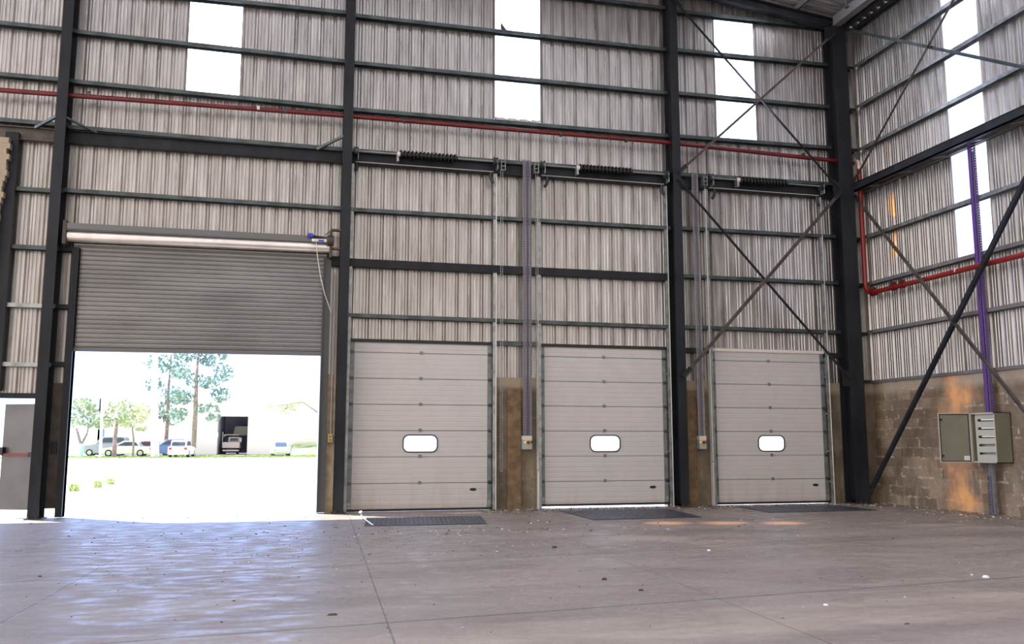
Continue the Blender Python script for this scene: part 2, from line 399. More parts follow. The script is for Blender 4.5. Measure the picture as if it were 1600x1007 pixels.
siding(m, 0, 2.83, 2.66, 10.98, pr_); siding(m, 3.76, YR, 2.66, 10.98, pr_); siding(m, 2.83, 3.76, 2.66, 4.86, pr_)
wr = tag(m.build('wall_right', 'siding', loc=(XR, 0, 0)), 'corrugated grey metal sheeting of the end wall on the right', kind='structure')
s = MB(); siding(s, 2.81, 3.78, 4.86, 10.98, lambda u, d, z: (XR+d+.004, -u, z))
tag(s.build('window_4', 'fibreglass'), 'tall translucent white strip in the right-hand end wall', kind='structure')
# block dado
B(XR-.0, XR+.19, -YR, .19, 0, 2.62).build('block_dado', 'block_right', wr)
B(XR-.06, XR+.03, -YR, -.0, 2.60, 2.66).build('sill_angle', 'sill_grey', wr)

for a, b in ((DOORS[0][1]+.07, DOORS[1][0]-.07), (DOORS[1][1]+.07, DOORS[2][0]-.07), (DOORS[2][1]+.07, XR), (-.22, DOORS[0][0]-.07)):
    B(a, b, -.02, .15, 0, BT).build('block_dado', 'block_back', wb)
B(3.09, 3.37, -.05, -.02, 0, BT-.22).build('concrete_stub', 'stub_brown', wb)
B(6.95, 7.16, -.05, -.02, 0, BT-.22).build('concrete_stub', 'stub_brown', wb)
B(-.42, -.22, -.04, .15, 0, BT).build('block_dado', 'beige_jamb', wb)
# block pier with ragged edge at the far left
s = MB(); zs = [4.3+i*.1 for i in range(26)]
for i, z in enumerate(zs):
    if z >= 6.7: break
    e = -6.15+random.uniform(-.03, .03)+(z-5.8)*.05; s.box(-9, e, -.32, -.04, z, z+.1)
tag(s.build('wall_left', 'block_pier'), 'ragged edge of a pale block wall at the far left', kind='structure')
B(-6.22, -6.0, -.2, -.02, 2.2, 6.85).build('edge_post', 'dark_steel', wb)
# floor, yard
B(-30, XR+.2, -32, 0.2, -.25, 0).build('floor', 'floor', loc=(0, 0, 0))['kind'] = 'structure'
bpy.data.objects['floor']['label'] = 'dusty grey concrete slab with saw-cut joints'
B(-90, 90, .2, 190, -.35, -.02).build('ground', 'yard')['kind'] = 'structure'
bpy.data.objects['ground']['label'] = 'sunlit pale gravel yard outside'
# roof: ribbed sheets sloping down to the end wall, a translucent strip in it
m = MB(); strip = (9.55, 10.15)
def rsheet(mm, x0, x1, y0, y1):
    pr = siding_profile(y0, y1, .25); n = len(pr); v = []
    for u, d in pr: v += [(x0, u, roof_z(x0)+d), (x1, u, roof_z(x1)+d)]
    mm.add(v, [[2*i, 2*i+2, 2*i+3, 2*i+1] for i in range(n-1)])
RS = ((-4.9, -4.0), (-8.3, -7.4), (-11.9, -11.0)); yy_ = -14          # unseen translucent roof strips, added to brighten the upper walls
for a, b in reversed(RS): rsheet(m, -14, XR+.3, yy_, a); yy_ = b
rsheet(m, -14, XR+.3, yy_, -1.9); rsheet(m, -14, XR+.3, -1.0, .15); rsheet(m, -14, strip[0]-1, -1.9, -1.0); rsheet(m, strip[1], XR+.3, -1.9, -1.0)
tag(m.build('ceiling', 'roof_sheet', loc=(0, 0, 11)), 'ribbed metal roof sheets', kind='structure')
m = MB(); rsheet(m, strip[0]-1, strip[1], -1.9, -1.0)
tag(m.build('window_5', 'fibreglass'), 'translucent panel in the roof next to the corner', kind='structure')

for i, (a, b) in enumerate(RS):
    m = MB(); rsheet(m, -14, XR+.3, a, b); tag(m.build('window_%d' % (6+i), 'fibreglass'), kind='structure')
# ------------------------------------------------------------------ columns, girts, beams
def isec(w, d, tf=.016, tw=.012):                      # I profile, w across, d deep
    a, b = w/2, d/2
    return [(-a, -b), (a, -b), (a, -b+tf), (tw/2, -b+tf), (tw/2, b-tf), (a, b-tf), (a, b), (-a, b), (-a, b-tf), (-tw/2, b-tf), (-tw/2, -b+tf), (-a, -b+tf)]
clab = ('dark steel column left of the roller shutter', 'dark steel column between the roller shutter and the first dock door',
        'dark steel column between the second and third dock doors', 'heavy dark steel column in the corner of the hall')
for i, (a, b) in enumerate(COLS):
    c = empty('steel_column', ((a+b)/2, -.22, 0)); tag(c, clab[i], 'column', 'steel columns')
    top = roof_z(a)-.30 if i == 3 else roof_z(b)-.42
    MB().sweep(isec(b-a, .38), ((a+b)/2, -.22, .02), ((a+b)/2, -.22, top), up=(0, 1, 0)).build('shaft', 'dark_steel', c)
    B(a-.04, b+.04, -.44, -.0, 0, .02).build('base_plate', 'dark_steel_rusty', c)
    g = MB(); g.box((a+b)/2-.006, (a+b)/2+.006, -.395, -.05, .02, .06)
    for sx_ in (-1, 1): g.tube([((a+b)/2+sx_*.06, -.425, .02), ((a+b)/2+sx_*.06, -.425, .06)], .012, 6)
    g.build('anchor_bolts', 'dark_steel_rusty', c)
    if i == 3: B(a-.03, b+.03, -.42, -.02, top, top+.02).build('cap_plate', 'dark_steel', c)
def ch(p0, p1, h=.075, d=.15, t=.006):                # channel lying open side down, p0/p1 = top front corners
    p0, p1 = Vector(p0), Vector(p1); m_ = MB()
    inward = Vector((0, 1, 0)) if abs((p1-p0).y) < abs((p1-p0).x) else Vector((1, 0, 0))
    pf = [(0, 0), (0, -h), (t, -h), (t, -t), (d-t, -t), (d-t, -h), (d, -h), (d, 0)]
    v = [p+inward*a+Vector((0, 0, b)) for p in (p0, p1) for a, b in pf]; n = len(pf)
    m_.add(v, [[i, (i+1) % n, n+(i+1) % n, n+i] for i in range(n)]); m_.add(v, [list(range(n)), list(range(n, 2*n))]); return m_
ORD = ['top', 'second', 'third', 'fourth', 'fifth', 'sixth', 'seventh', 'eighth', 'ninth', 'tenth']
def girts(lst, x0, x1, where, group, y=-.15, m_='galv_dark'):
    for i, (za, zb) in enumerate(lst):
        o = ch((x0, y, za), (x1, y, zb)).build('wall_girt', m_)
        tag(o, 'thin grey girt %s, %s of its run' % (where, ORD[i]), 'girt', group)
# far-left bay (left of the first column)
girts([(9.86, 9.89), (8.96, 8.95), (8.00, 7.97), (7.17, 7.11), (5.88, 5.86)], -12, -5.22, 'left of the leftmost column, above the block pier', 'girts of the far-left bay')
for i, (z, t) in enumerate(((4.80, 'level with the shutter roll'), (3.75, 'halfway up the raised shutter'), (2.70, 'just over the exit door'))):
    tag(ch((-6.05, -.15, z), (-5.22, -.15, z)).build('wall_girt', 'galv' if i != 0 else 'galv_dark'), 'short girt left of the leftmost column, ' + t, 'girt', 'girts of the far-left bay')
B(-12, -5.3, -.12, .02, 2.07, 2.16).build('door_head', 'dark_steel', wb)
# roller shutter bay
girts([(9.84, 9.90), (8.93, 8.87), (7.96, 7.90), (7.08, 7.05), (5.885, 5.86)], -5.22, -.24, 'above the roller shutter', 'girts above the roller shutter')
for x0, x1, z, t in ((-5.2, -4.93, 4.80, 'at the top of its left guide'), (-5.2, -4.93, 3.75, 'halfway up its left guide'), (-5.2, -4.93, 2.72, 'low beside its left guide')):
    tag(ch((x0, -.15, z), (x1, -.15, z), .08).build('wall_girt', 'dark_steel'), 'short dark girt stub between column and roller shutter, ' + t, 'girt', 'girt stubs beside the shutter')
tag(B(-.46, -.24, -.16, -.0, 4.68, 4.86).build('wall_girt', 'dark_steel'), 'short dark stub between the shutter end and the second column', 'girt', 'girt stubs beside the shutter')
# middle bay
girts([(10.83, 10.84), (9.86, 9.87), (8.86, 8.875), (7.89, 7.905), (7.045, 7.06), (5.85, 5.865)], -.12, 6.64, 'in the bay of the first two dock doors', 'girts above the first two dock doors')
tag(MB().box(-.12, 6.53, -.16, -.0, 4.68, 4.835).build('wall_girt', 'dark_steel'), 'wide dark girt across the bay of the first two dock doors', 'girt', 'girts above the first two dock doors')
tag(ch((-.12, -.15, 3.765), (6.53, -.15, 3.74)).build('wall_girt', 'galv_dark'), 'thin grey girt just above the first two dock doors', 'girt', 'girts above the first two dock doors')
tag(B(2.76, 3.76, -.12, -.0, 3.22, 3.31).build('wall_girt', 'galv_dark'), 'short grey girt joining the heads of the first two dock doors', 'girt', 'girts above the first two dock doors')
# braced bay
girts([(10.80, 10.84), (9.89, 9.94), (8.90, 8.93), (7.92, 7.965), (7.07, 7.11), (5.88, 5.90), (4.84, 4.845), (3.75, 3.745)], 6.76, 10.62, 'behind the crossed braces over the third dock door', 'girts above the third dock door')
for a, b, z, t in ((6.76, 7.50, 3.27, 'left'), (10.25, 10.62, 3.24, 'right')):
    tag(B(a, b, -.14, -.0, z-.10, z).build('wall_girt', 'dark_steel'), 'short thick dark girt at the head of the third dock door, %s side' % t, 'girt', 'girts above the third dock door')
for i, z in enumerate((9.92, 8.91, 7.95, 5.87, 4.82, 3.72, 2.66)):
    tag(ch((10.93, -.15, z), (XR-.16, -.15, z)).build('wall_girt', 'dark_steel'), 'dark girt stub right of the corner column, %s from the roof' % ORD[i], 'girt', 'girt stubs behind the corner column')
# end wall
for i, (za, zb, md) in enumerate(((10.86, 10.80, 'galv_dark'), (9.95, 9.97, 'galv'), (8.97, 8.99, 'galv'), (7.96, 7.98, 'galv'), (5.91, 5.85, 'galv'), (4.84, 4.80, 'sill_grey'), (3.76, 3.73, 'sill_grey'))):
    tag(ch((XR-.15, -.12, za), (XR-.15, -YR, zb)).build('wall_girt', md), 'long grey girt running along the right-hand end wall, %s from the roof' % ORD[i], 'girt', 'girts of the end wall')
# wind beam on the end wall: front and rear members with lacing
e = tag(empty('wind_beam', (11.1, -6, 6.8)), 'heavy dark laced beam along the end wall below mid height', 'beam')
MB().box(10.95, 10.99, -YR, -.33, 6.86, 7.04).box(10.95, 11.07, -YR, -.33, 7.02, 7.04).box(10.95, 11.07, -YR, -.33, 6.86, 6.88).build('front_channel', 'dark_steel', e)
MB().box(11.30, 11.33, -YR, -.2, 6.86, 7.04).box(11.22, 11.33, -YR, -.2, 7.02, 7.04).box(11.22, 11.33, -YR, -.2, 6.86, 6.875).build('rear_channel', 'brown_steel', e)
for k in range(13):
    y = -.6-k*1.0; MB().sweep([(-.02, -.004), (.02, -.004), (.02, .004), (-.02, .004)], (10.99, y, 6.875), (11.30, y-.45, 6.875)).build('lacing_bar', 'galv', e)
# header beams under the fifth girt
tag(MB().sweep(isec(.14, .24), (-5.2, -.085, 6.86), (-.26, -.085, 6.86)).build('header_beam', 'dark_steel'), 'deep dark beam high above the roller shutter', 'beam', 'header beams')
tag(MB().sweep(isec(.14, .24), (-.1, -.085, 6.86), (6.62, -.085, 6.86)).build('header_beam', 'dark_steel'), 'deep dark beam carrying the springs of the first two dock doors', 'beam', 'header beams')
tag(MB().sweep(isec(.14, .24), (6.78, -.085, 6.86), (10.6, -.085, 6.86)).build('header_beam', 'dark_steel'), 'deep dark beam carrying the springs of the third dock door', 'beam', 'header beams')
tag(MB().sweep(isec(.14, .24), (-12, -.085, 6.86), (-5.36, -.085, 6.86)).build('header_beam', 'brown_steel'), 'rusty brown beam at the far left behind the block pier', 'beam', 'header beams')
# rafter and eave beam at the corner
tag(MB().sweep(isec(.18, .22), (10.75, -.30, roof_z(10.75)-.27), (-12, -.30, roof_z(-12)-.27)).build('rafter', 'dark_steel'), 'dark steel rafter running up from the corner column under the roof', 'beam')
for i, y in enumerate((-.35, -1.75)):
    pass
tag(MB().sweep([(-.09, -.11), (.09, -.11), (.09, .11), (-.09, .11)], (10.72, -.42, 10.83), (10.72, -13.9, 10.83)).build('eave_beam', 'sill_grey'), 'grey eave beam running from the corner column towards the viewer', 'beam')
tag(MB().sweep(isec(.12, .2), (11.05, -.3, 10.90), (11.05, -13.9, 10.90)).build('eave_tie', 'dark_steel'), 'dark strut beside the eave beam along the end wall', 'beam')
for i, x in enumerate((9.75, 8.3, 6.9)):
    tag(ch((x, -13.9, roof_z(x)-.03), (x, -.05, roof_z(x)-.03), .12, .07).build('purlin', 'galv' if i == 0 else 'galv_dark'), ('bright purlin under the roof nearest the corner', 'second purlin from the corner under the roof', 'third purlin from the corner under the roof')[i], 'purlin', 'roof purlins')
tag(MB().tube([(9.95, -1.9, roof_z(9.95)), (9.95, -1.9, 10.35)], .02, 8).box(9.91, 9.99, -1.94, -1.86, 10.33, 10.36).build('hanger_rod', 'galv_dark'), 'thin rod hanging from the roof near the corner column', 'rod')
# fly braces at the columns
def bar(p0, p1, w=.05, t=.006, m_='dark_steel'):      # steel angle
    return MB().sweep([(-w/2, -w/2), (w/2, -w/2), (w/2, -w/2+t), (-w/2+t, -w/2+t), (-w/2+t, w/2), (-w/2, w/2)], p0, p1)
for p0, p1, t in (((-5.2, -.38, 7.14), (-4.72, -.16, 6.97), 'right of the leftmost column'), ((-5.36, -.38, 7.14), (-5.75, -.16, 6.97), 'left of the leftmost column'), ((-.26, -.38, 7.20), (-.75, -.16, 6.97), 'left of the second column')):
    tag(bar(p0, p1).build('knee_brace', 'galv_dark'), 'short slanted brace onto the header beam, ' + t, 'brace', 'knee braces')
# crossed braces
def brace(p0, p1, w, label, grp, m_='brown_steel', plates=True):
    e = empty('diagonal_brace', p0); tag(e, label, 'brace', grp)
    bar(p0, p1, w, .008).build('angle_bar', m_, e)
    d = (Vector(p1)-Vector(p0)).normalized()
    for p, sgn in ((Vector(p0), 1), (Vector(p1), -1)):
        q = p+d*sgn*.10; n = Vector((1, 0, 0)) if abs(d.y) > abs(d.x) else Vector((0, 1, 0))
        MB().sweep([(-w*.9, -.005), (w*.9, -.005), (w*.9, .005), (-w*.9, .005)], q-d*.12, q+d*.12, up=n).build('end_plate', 'dark_steel', e)
    return e
brace((6.72, -.44, 10.86), (10.55, -.44, 6.90), .05, 'upper brace over the third dock door falling to the right', 'cross braces above the third dock door', 'dark_steel')
brace((6.72, -.50, 6.97), (10.60, -.50, 10.50), .05, 'upper brace over the third dock door rising to the right', 'cross braces above the third dock door')
brace((6.72, -.44, 6.83), (10.60, -.44, 2.66), .055, 'lower brace over the third dock door falling to the right', 'cross braces above the third dock door', 'dark_steel')
brace((6.70, -.50, 2.65), (10.56, -.50, 6.80), .06, 'lower brace over the third dock door rising to the right', 'cross braces above the third dock door')
brace((11.0, -.30, 10.74), (11.0, -7.4, 6.36), .06, 'upper brace on the end wall falling towards the viewer', 'cross braces on the end wall', 'galv_dark')
brace((10.97, -.34, 7.06), (10.97, -5.0, 10.70), .05, 'upper brace on the end wall rising towards the viewer', 'cross braces on the end wall')
brace((11.0, -.34, 6.76), (11.0, -5.9, .40), .05, 'thin lower brace on the end wall falling behind the cabinet', 'cross braces on the end wall')
e = empty('pipe_brace', (10.97, -.3, 0)); tag(e, 'thick dark tube brace rising from the foot of the corner column', 'brace', 'cross braces on the end wall')
MB().tube([(11.05, -.32, .30), (11.02, -5.9, 6.78)], .055, 12).build('tube', 'dark_steel', e)
MB().tube([(11.05, -.24, .12), (11.05, -.38, .37)], [.02, .056], 10).build('flattened_end', 'dark_steel_rusty', e)
MB().box(10.96, 10.975, -.40, -.06, .02, .34).build('gusset', 'dark_steel_rusty', e)
for (x, z, t) in ((10.58, 6.86, 'at mid height'), (10.58, 2.66, 'above the block dado'), (10.56, 10.5, 'near the roof')):
    tag(MB().box(x-.16, x+.04, -.432, -.412, z-.16, z+.16).build('gusset_plate', 'dark_steel'), 'square gusset on the corner column ' + t, 'plate', 'gusset plates')

# ------------------------------------------------------------------ roller shutter
d1 = tag(empty('door_1', (-2.75, -.2, 0)), 'half-raised grey slatted roller shutter', kind='structure')
RZL, RZR = 4.975, 5.0
m = MB(); prof = []
z = 4.90
while z > 2.97:
    prof += [(-.004, z), (-.014, z-.010), (-.016, z-.030), (-.014, z-.052), (-.010, z-.060)]       # slat face
    for k in range(5):
        a = -.5*pi+pi*k/4; prof.append((-.015-.012*cos(a), z-.070-.010*sin(a)))                    # rolled bead at its foot
    z -= .083
v = []
for x, dz in ((-4.985, 0), (-.505, .015)): v += [(x, -.12+a, b+dz) for a, b in prof]
n = len(prof); m.add(v, [[i, i+1, n+i+1, n+i] for i in range(n-1)], True); m.build('slat_curtain', 'shutter', d1)
MB().sweep([(-.03, 0), (.02, 0), (.02, .07), (-.03, .07)], (-.5, -.13, 2.935), (-4.99, -.13, 2.915)).build('bottom_bar', 'shutter_hood', d1)
m = MB(); rr = []
for k in range(20): a = 2*pi*k/20; rr.append((.105*cos(a), .105*sin(a)))
m.sweep(rr, (-5.06, -.27, RZL), (-.47, -.27, RZR), smooth=True).build('roll', 'shutter_roll', d1)
m = MB(); m.sweep([(-.14, 0), (-.14, .012), (.12, .14), (.13, .13)], (-.47, -.25, 5.07), (-5.06, -.25, 5.055)); m.box(-5.06, -.47, -.39, -.375, 5.08, 5.19); m.build('hood', 'shutter_hood', d1)
BV(-5.13, -5.06, -.40, -.02, 4.80, 5.24, b=.01).build('end_bracket', 'dark_steel_rusty', d1)
BV(-.47, -.42, -.42, -.02, 4.78, 5.33, b=.01).build('end_bracket', 'dark_steel_rusty', d1)
for z in (5.31, 4.95): B(-.44, -.22, -.40, -.30, z, z+.035).build('support_arm', 'rust', d1)
MB().tube([(-.52, -.42, 5.10), (-.40, -.42, 5.10)], .10, 12).build('gear_wheel', 'dark_steel_rusty', d1)
g = MB().tube([(-.88, -.43, 5.18), (-.78, -.43, 5.18)], .045, 12).build('motor', 'blue', d1)
MB().tube([(-.78, -.43, 5.17), (-.56, -.43, 5.13)], .028, 10).build('gearbox', 'black', d1)
BV(-.80, -.52, -.47, -.40, 5.06, 5.12, b=.008).build('motor_mount', 'galv_bright', d1)
B(-.68, -.58, -.475, -.465, 5.06, 5.10).build('nameplate', 'blue', d1)
MB().tube([(-.56, -.43, 5.20), (-.50, -.42, 5.26), (-.44, -.38, 5.32)], .008, 6).build('brake_rope', 'black', d1)
MB().box(-4.99, -4.87, -.20, -.02, .02, 4.78).box(-4.89, -4.87, -.24, -.02, .02, 4.78).build('left_guide', 'dark_steel', d1)
MB().box(-.56, -.42, -.20, -.02, .02, 4.80).box(-.57, -.55, -.24, -.02, .02, 4.80).build('right_guide', 'guide_grey', d1)
B(-5.19, -4.99, -.03, .03, .16, 2.35).build('side_infill', 'brown_steel', d1)
B(-5.16, -5.06, -.06, -.03, 1.10, 1.32).build('lock_case', 'black', d1)
ch_pts = [(-.72, -.43, 5.05), (-.69, -.42, 4.8), (-.62, -.40, 4.4), (-.54, -.36, 4.1), (-.46, -.30, 3.9), (-.40, -.20, 3.75)]
tag(MB().tube(ch_pts, .008, 6).build('pull_chain', 'conduit'), 'thin pull chain hanging from the shutter motor', 'chain')
tag(MB().tube([(-.345, -.1, 1.46), (-.345, -.1, 4.55)], .014, 8).build('conduit_pipe', 'conduit'), 'thin pale conduit beside the second column', 'conduit')
e = tag(empty('push_button_station', (-.355, -.1, 1.30)), 'small pale button box with yellow face beside the open shutter', 'switch')
BV(-.405, -.305, -.14, -.06, 1.30, 1.46, b=.008).build('housing', 'box_light', e); B(-.385, -.325, -.146, -.138, 1.32, 1.44).build('face', 'yellow', e)
for z in (1.35, 1.41): MB().tube([(-.355, -.144, z), (-.355, -.156, z)], .013, 10).build('button', 'black', e)

# ------------------------------------------------------------------ dock doors
LAB = ('first white sectional dock door, beside the open shutter', 'second white sectional dock door, in the middle with a bright gap under it', 'third white sectional dock door, under the crossed braces')
WIN = ((1.030, 1.690), (4.815, 5.450), (8.570, 9.180)); HND = (2.403, 6.148, 9.881); CLIP = (1.356, 5.121, 8.87)
def panel_hole(m, x0, x1, z0, z1, hole, yf, yb):
    hx = sum(p[0] for p in hole)/len(hole); hz = sum(p[1] for p in hole)/len(hole); out = []
    hw, hh = (max(p[0] for p in hole)-min(p[0] for p in hole))/2, (max(p[1] for p in hole)-min(p[1] for p in hole))/2
    for px, pz in hole:
        ux, uz = (px-hx)/hw, (pz-hz)/hh; k = 1/max(abs(ux), abs(uz)); ux *= k; uz *= k
        out.append((x1 if ux > .999 else x0 if ux < -.999 else hx+ux*(x1-hx if ux > 0 else hx-x0), z1 if uz > .999 else z0 if uz < -.999 else hz+uz*(z1-hz if uz > 0 else hz-z0)))
    n = len(hole)
    # snap the nearest out-points to the four corners
    for cx_, cz_ in ((x0, z0), (x0, z1), (x1, z0), (x1, z1)):
        j = min(range(n), key=lambda i: (out[i][0]-cx_)**2+(out[i][1]-cz_)**2); out[j] = (cx_, cz_)
    for y in (yf, yb):
        v = [(a, y, b) for a, b in out]+[(a, y, b) for a, b in hole]
        m.add(v, [[i, (i+1) % n, n+(i+1) % n, n+i] for i in range(n)])
    for L in (out, hole):
        v = [(a, yf, b) for a, b in L]+[(a, yb, b) for a, b in L]; m.add(v, [[i, (i+1) % n, n+(i+1) % n, n+i] for i in range(n)])
def ring(m, outer, inner, y0, y1):
    n = len(outer)
    for y in (y0, y1):
        m.add([(a, y, b) for a, b in outer]+[(a, y, b) for a, b in inner], [[i, (i+1) % n, n+(i+1) % n, n+i] for i in range(n)])
    for L in (outer, inner): m.add([(a, y0, b) for a, b in L]+[(a, y1, b) for a, b in L], [[i, (i+1) % n, n+(i+1) % n, n+i] for i in range(n)])
for di, (a, b) in enumerate(DOORS):
    e = tag(empty('door_%d' % (di+2), ((a+b)/2, -.05, 0)), LAB[di], kind='structure')
    base = (.02, .055, .03)[di]; A, Bx = a-.07, b+.07
    seams = [base, .527, 1.027, 1.527, 2.027, 2.527, 3.027, 3.235]
    for k in range(7):
        z0, z1 = seams[k]+(.004 if k else 0), seams[k+1]-.004; m = MB()
        if k == 2:
            w0, w1 = WIN[di]; hole = rrect(w0, w1, 1.118, 1.440, .11); panel_hole(m, A, Bx, z0, z1, hole, -.05, -.01)
            m.build('panel', 'panel', e)
            fr = MB(); ring(fr, rrect(w0-.012, w1+.012, 1.106, 1.452, .12), rrect(w0+.012, w1-.012, 1.130, 1.428, .10), -.062, -.046); fr.build('window_frame', 'black', e)
            pn = MB(); q = rrect(w0, w1, 1.118, 1.44, .11); n = len(q)
            pn.add([(x, -.032, z) for x, z in q]+[(x, -.026, z) for x, z in q], [list(range(n)), list(range(n, 2*n))]+[[i, (i+1) % n, n+(i+1) % n, n+i] for i in range(n)]).build('window_pane', 'acrylic', e)
        else: m.bev(A, Bx, -.05, -.01, z0, z1, b=.005); m.build('panel', 'panel', e)
    B(A+.01, Bx-.01, -.04, -.015, base+.02, 3.23).add([], [])
    # dark rubber between the sections (set back in the joints)
    m = MB()
    for z in seams[1:-1]: m.box(A, Bx, -.043, -.02, z-.006, z+.006)
    m.build('joint_seal', 'black_gap', e)
    for sx0, sx1 in ((A-.005, a+.01), (b-.01, Bx+.005)): B(sx0, sx1, -.062, -.051, base+.01, 3.23).build('edge_stile', 'stile_grey', e)
    B(A, Bx, -.07, -.0, base-.012, base+.03).build('bottom_seal', 'black', e)
    B(A-.02, Bx+.02, -.075, .02, 3.222, 3.285).build('head_seal', 'conduit' if di == 2 else 'black', e)
    for z in seams[1:-1]:
        BV(CLIP[di]-.032, CLIP[di]+.032, -.066, -.05, z-.022, z+.040, b=.005).build('centre_hinge', 'stile_grey', e)
        for hx, s_ in ((A+.035, -1), (Bx-.035, 1)):
            MB().box(hx-.035, hx+.035, -.075, -.06, z-.03, z+.035).tube([(hx-.03, -.09, z), (hx+s_*.075, -.09, z)], .014, 8).build('roller_hinge', 'galv_dark', e)
    for z in (base+.10,):
        for hx, s_ in ((A+.035, -1), (Bx-.035, 1)): MB().box(hx-.035, hx+.03, -.08, -.06, z-.06, z+.06).tube([(hx, -.09, z), (hx+s_*.075, -.09, z)], .014, 8).build('bottom_bracket', 'galv', e)
    m = MB(); hx = HND[di]; hz = .395; n = 20
    ell = [(.068*cos(2*pi*k/n), .027*sin(2*pi*k/n)) for k in range(n)]; inn = [(p*.72, q*.6) for p, q in ell]
    m.add([(hx+p, -.062, hz+q) for p, q in ell]+[(hx+p, -.050, hz+q) for p, q in ell]+[(hx+p, -.053, hz+q) for p, q in inn]+[(hx+p*.9, -.062, hz+q*.9) for p, q in ell],
          [[i, (i+1) % n, n+(i+1) % n, n+i] for i in range(n)]+[[i, (i+1) % n, 3*n+(i+1) % n, 3*n+i] for i in range(n)]+[[3*n+i, 3*n+(i+1) % n, 2*n+(i+1) % n, 2*n+i] for i in range(n)]+[[2*n+i for i in range(n)]], False)
    m.build('pull_handle', 'black', e)
    # vertical tracks reaching up to the springs
    for tx, s_, nm in ((A-.035, 1, 'left'), (Bx+.035, -1, 'right')):
        m = MB(); m.box(tx-.025, tx+.025, -.145, -.138, .01, 6.74).box(tx-s_*.025-.003, tx-s_*.025+.003, -.145, -.06, .01, 6.74).box(tx+s_*.025-.003, tx+s_*.025+.003, -.145, -.125, .01, 6.74)
        m.build('vertical_track', 'galv', e)
        B(tx-s_*.045, tx-s_*.029, -.155, -.04, .0, 6.74).build('track_angle', 'track_edge', e)
        for z in (.45, 1.1, 1.9, 2.7, 3.6, 4.75, 5.8): MB().box(tx-.03, tx+.03, -.14, -.02, z, z+.03).tube([(tx, -.155, z+.015), (tx, -.14, z+.015)], .012, 6).build('track_bracket', 'galv', e)
        # rubber bumper at the top
        pts = [(tx+s_*.09, -.20, 6.74), (tx+s_*.095, -.20, 6.66), (tx+s_*.075, -.20, 6.58), (tx+s_*.04, -.20, 6.52)]
        if di == 0 and s_ == 1: pts = [(tx+.05, -.2, 6.74), (tx+.06, -.2, 6.68), (tx+.045, -.2, 6.58)]
        if s_ == -1: pts = [(x_, y_, z_) for x_, y_, z_ in pts]
        if s_ == 1 and di: pts = [(tx+.16, -.2, 6.74), (tx+.165, -.2, 6.66), (tx+.14, -.2, 6.58), (tx+.10, -.2, 6.52)]
        MB().tube(pts, .033, 8).build('bumper', 'black', e)
    B(A, Bx, -.20, -.18, 6.755, 6.772).build('top_rail', 'cable_grey', e)
    # spring shaft
    s = tag(empty('torsion_spring_shaft', ((a+b)/2, -.28, 6.8)), 'torsion spring shaft with black coil above the %s dock door' % ('first', 'second', 'third')[di], 'spring', 'torsion spring shafts')
    MB().tube([(A-.03, -.28, 6.955), (Bx+.06, -.28, 6.955)], .010, 8).build('shaft', 'cable_grey', s)
    S0, S1 = ((.84, 2.00), (4.56, 5.74), (8.21, 9.38))[di]; T = 15; pts = []
    for k in range(T*12+1):
        t_ = k/12; an = 2*pi*t_; pts.append((S0+(S1-S0)*t_/T, -.28+.066*cos(an), 6.955+.066*sin(an)))
    MB().tube(pts, .019, 6).build('coil', 'spring_steel', s)
    MB().tube([(S0, -.28, 6.955), (S1, -.28, 6.955)], .042, 10).build('spring_core', 'black', s)
    MB().tube([(S0-.05, -.28, 6.955), (S0+.01, -.28, 6.955)], .05, 12).build('winding_cone', 'conduit', s)
    BV(S0-.055, S0-.01, -.31, -.16, 6.80, 6.99, b=.004).build('anchor_plate', 'galv', s)
    for dx in (A-.0, Bx+.02):
        MB().tube([(dx-.035, -.28, 6.955), (dx-.02, -.28, 6.955), (dx+.02, -.28, 6.955), (dx+.035, -.28, 6.955)], [.095, .075, .075, .095], 16).build('cable_drum', 'galv_dark', s)
        BV(dx+.04, dx+.052, -.33, -.158, 6.78, 7.02, b=.004).build('bearing_plate', 'galv', s)
    gx = Bx+.18 if di == 0 else A-.13                   # hand chain gear
    m = MB(); m.box(gx-.04, gx+.04, -.30, -.29, 6.86, 6.87).box(gx-.04, gx+.04, -.30, -.29, 6.95, 6.96).box(gx-.04, gx+.04, -.30, -.29, 6.78, 6.79).box(gx-.045, gx-.035, -.31, -.16, 6.77, 6.99).box(gx+.035, gx+.045, -.31, -.16, 6.77, 6.99)
    m.build('chain_guide', 'galv', s)
# hand chains
def chain(x, z0, z1, label, y=-.30):
    m = MB(); z = z0; k = 0
    while z < z1:
        for dx in (-.02, .02):
            if k % 2: m.box(x+dx-.006, x+dx+.006, y-.002, y+.002, z, z+.03)
            else: m.box(x+dx-.002, x+dx+.002, y-.006, y+.006, z, z+.03)
        z += .026; k += 1
    m.box(x-.02, x+.02, y-.004, y+.004, z0-.01, z0+.01)
    tag(m.build('hand_chain', 'galv'), label, 'chain', 'hand chains of the dock doors')
chain(2.91, .75, 6.8, 'hand chain hanging right of the first dock door')
chain(3.66, .75, 6.8, 'hand chain hanging left of the second dock door', -.24)
chain(7.42, .9, 6.8, 'hand chain hanging left of the third dock door', -.24)

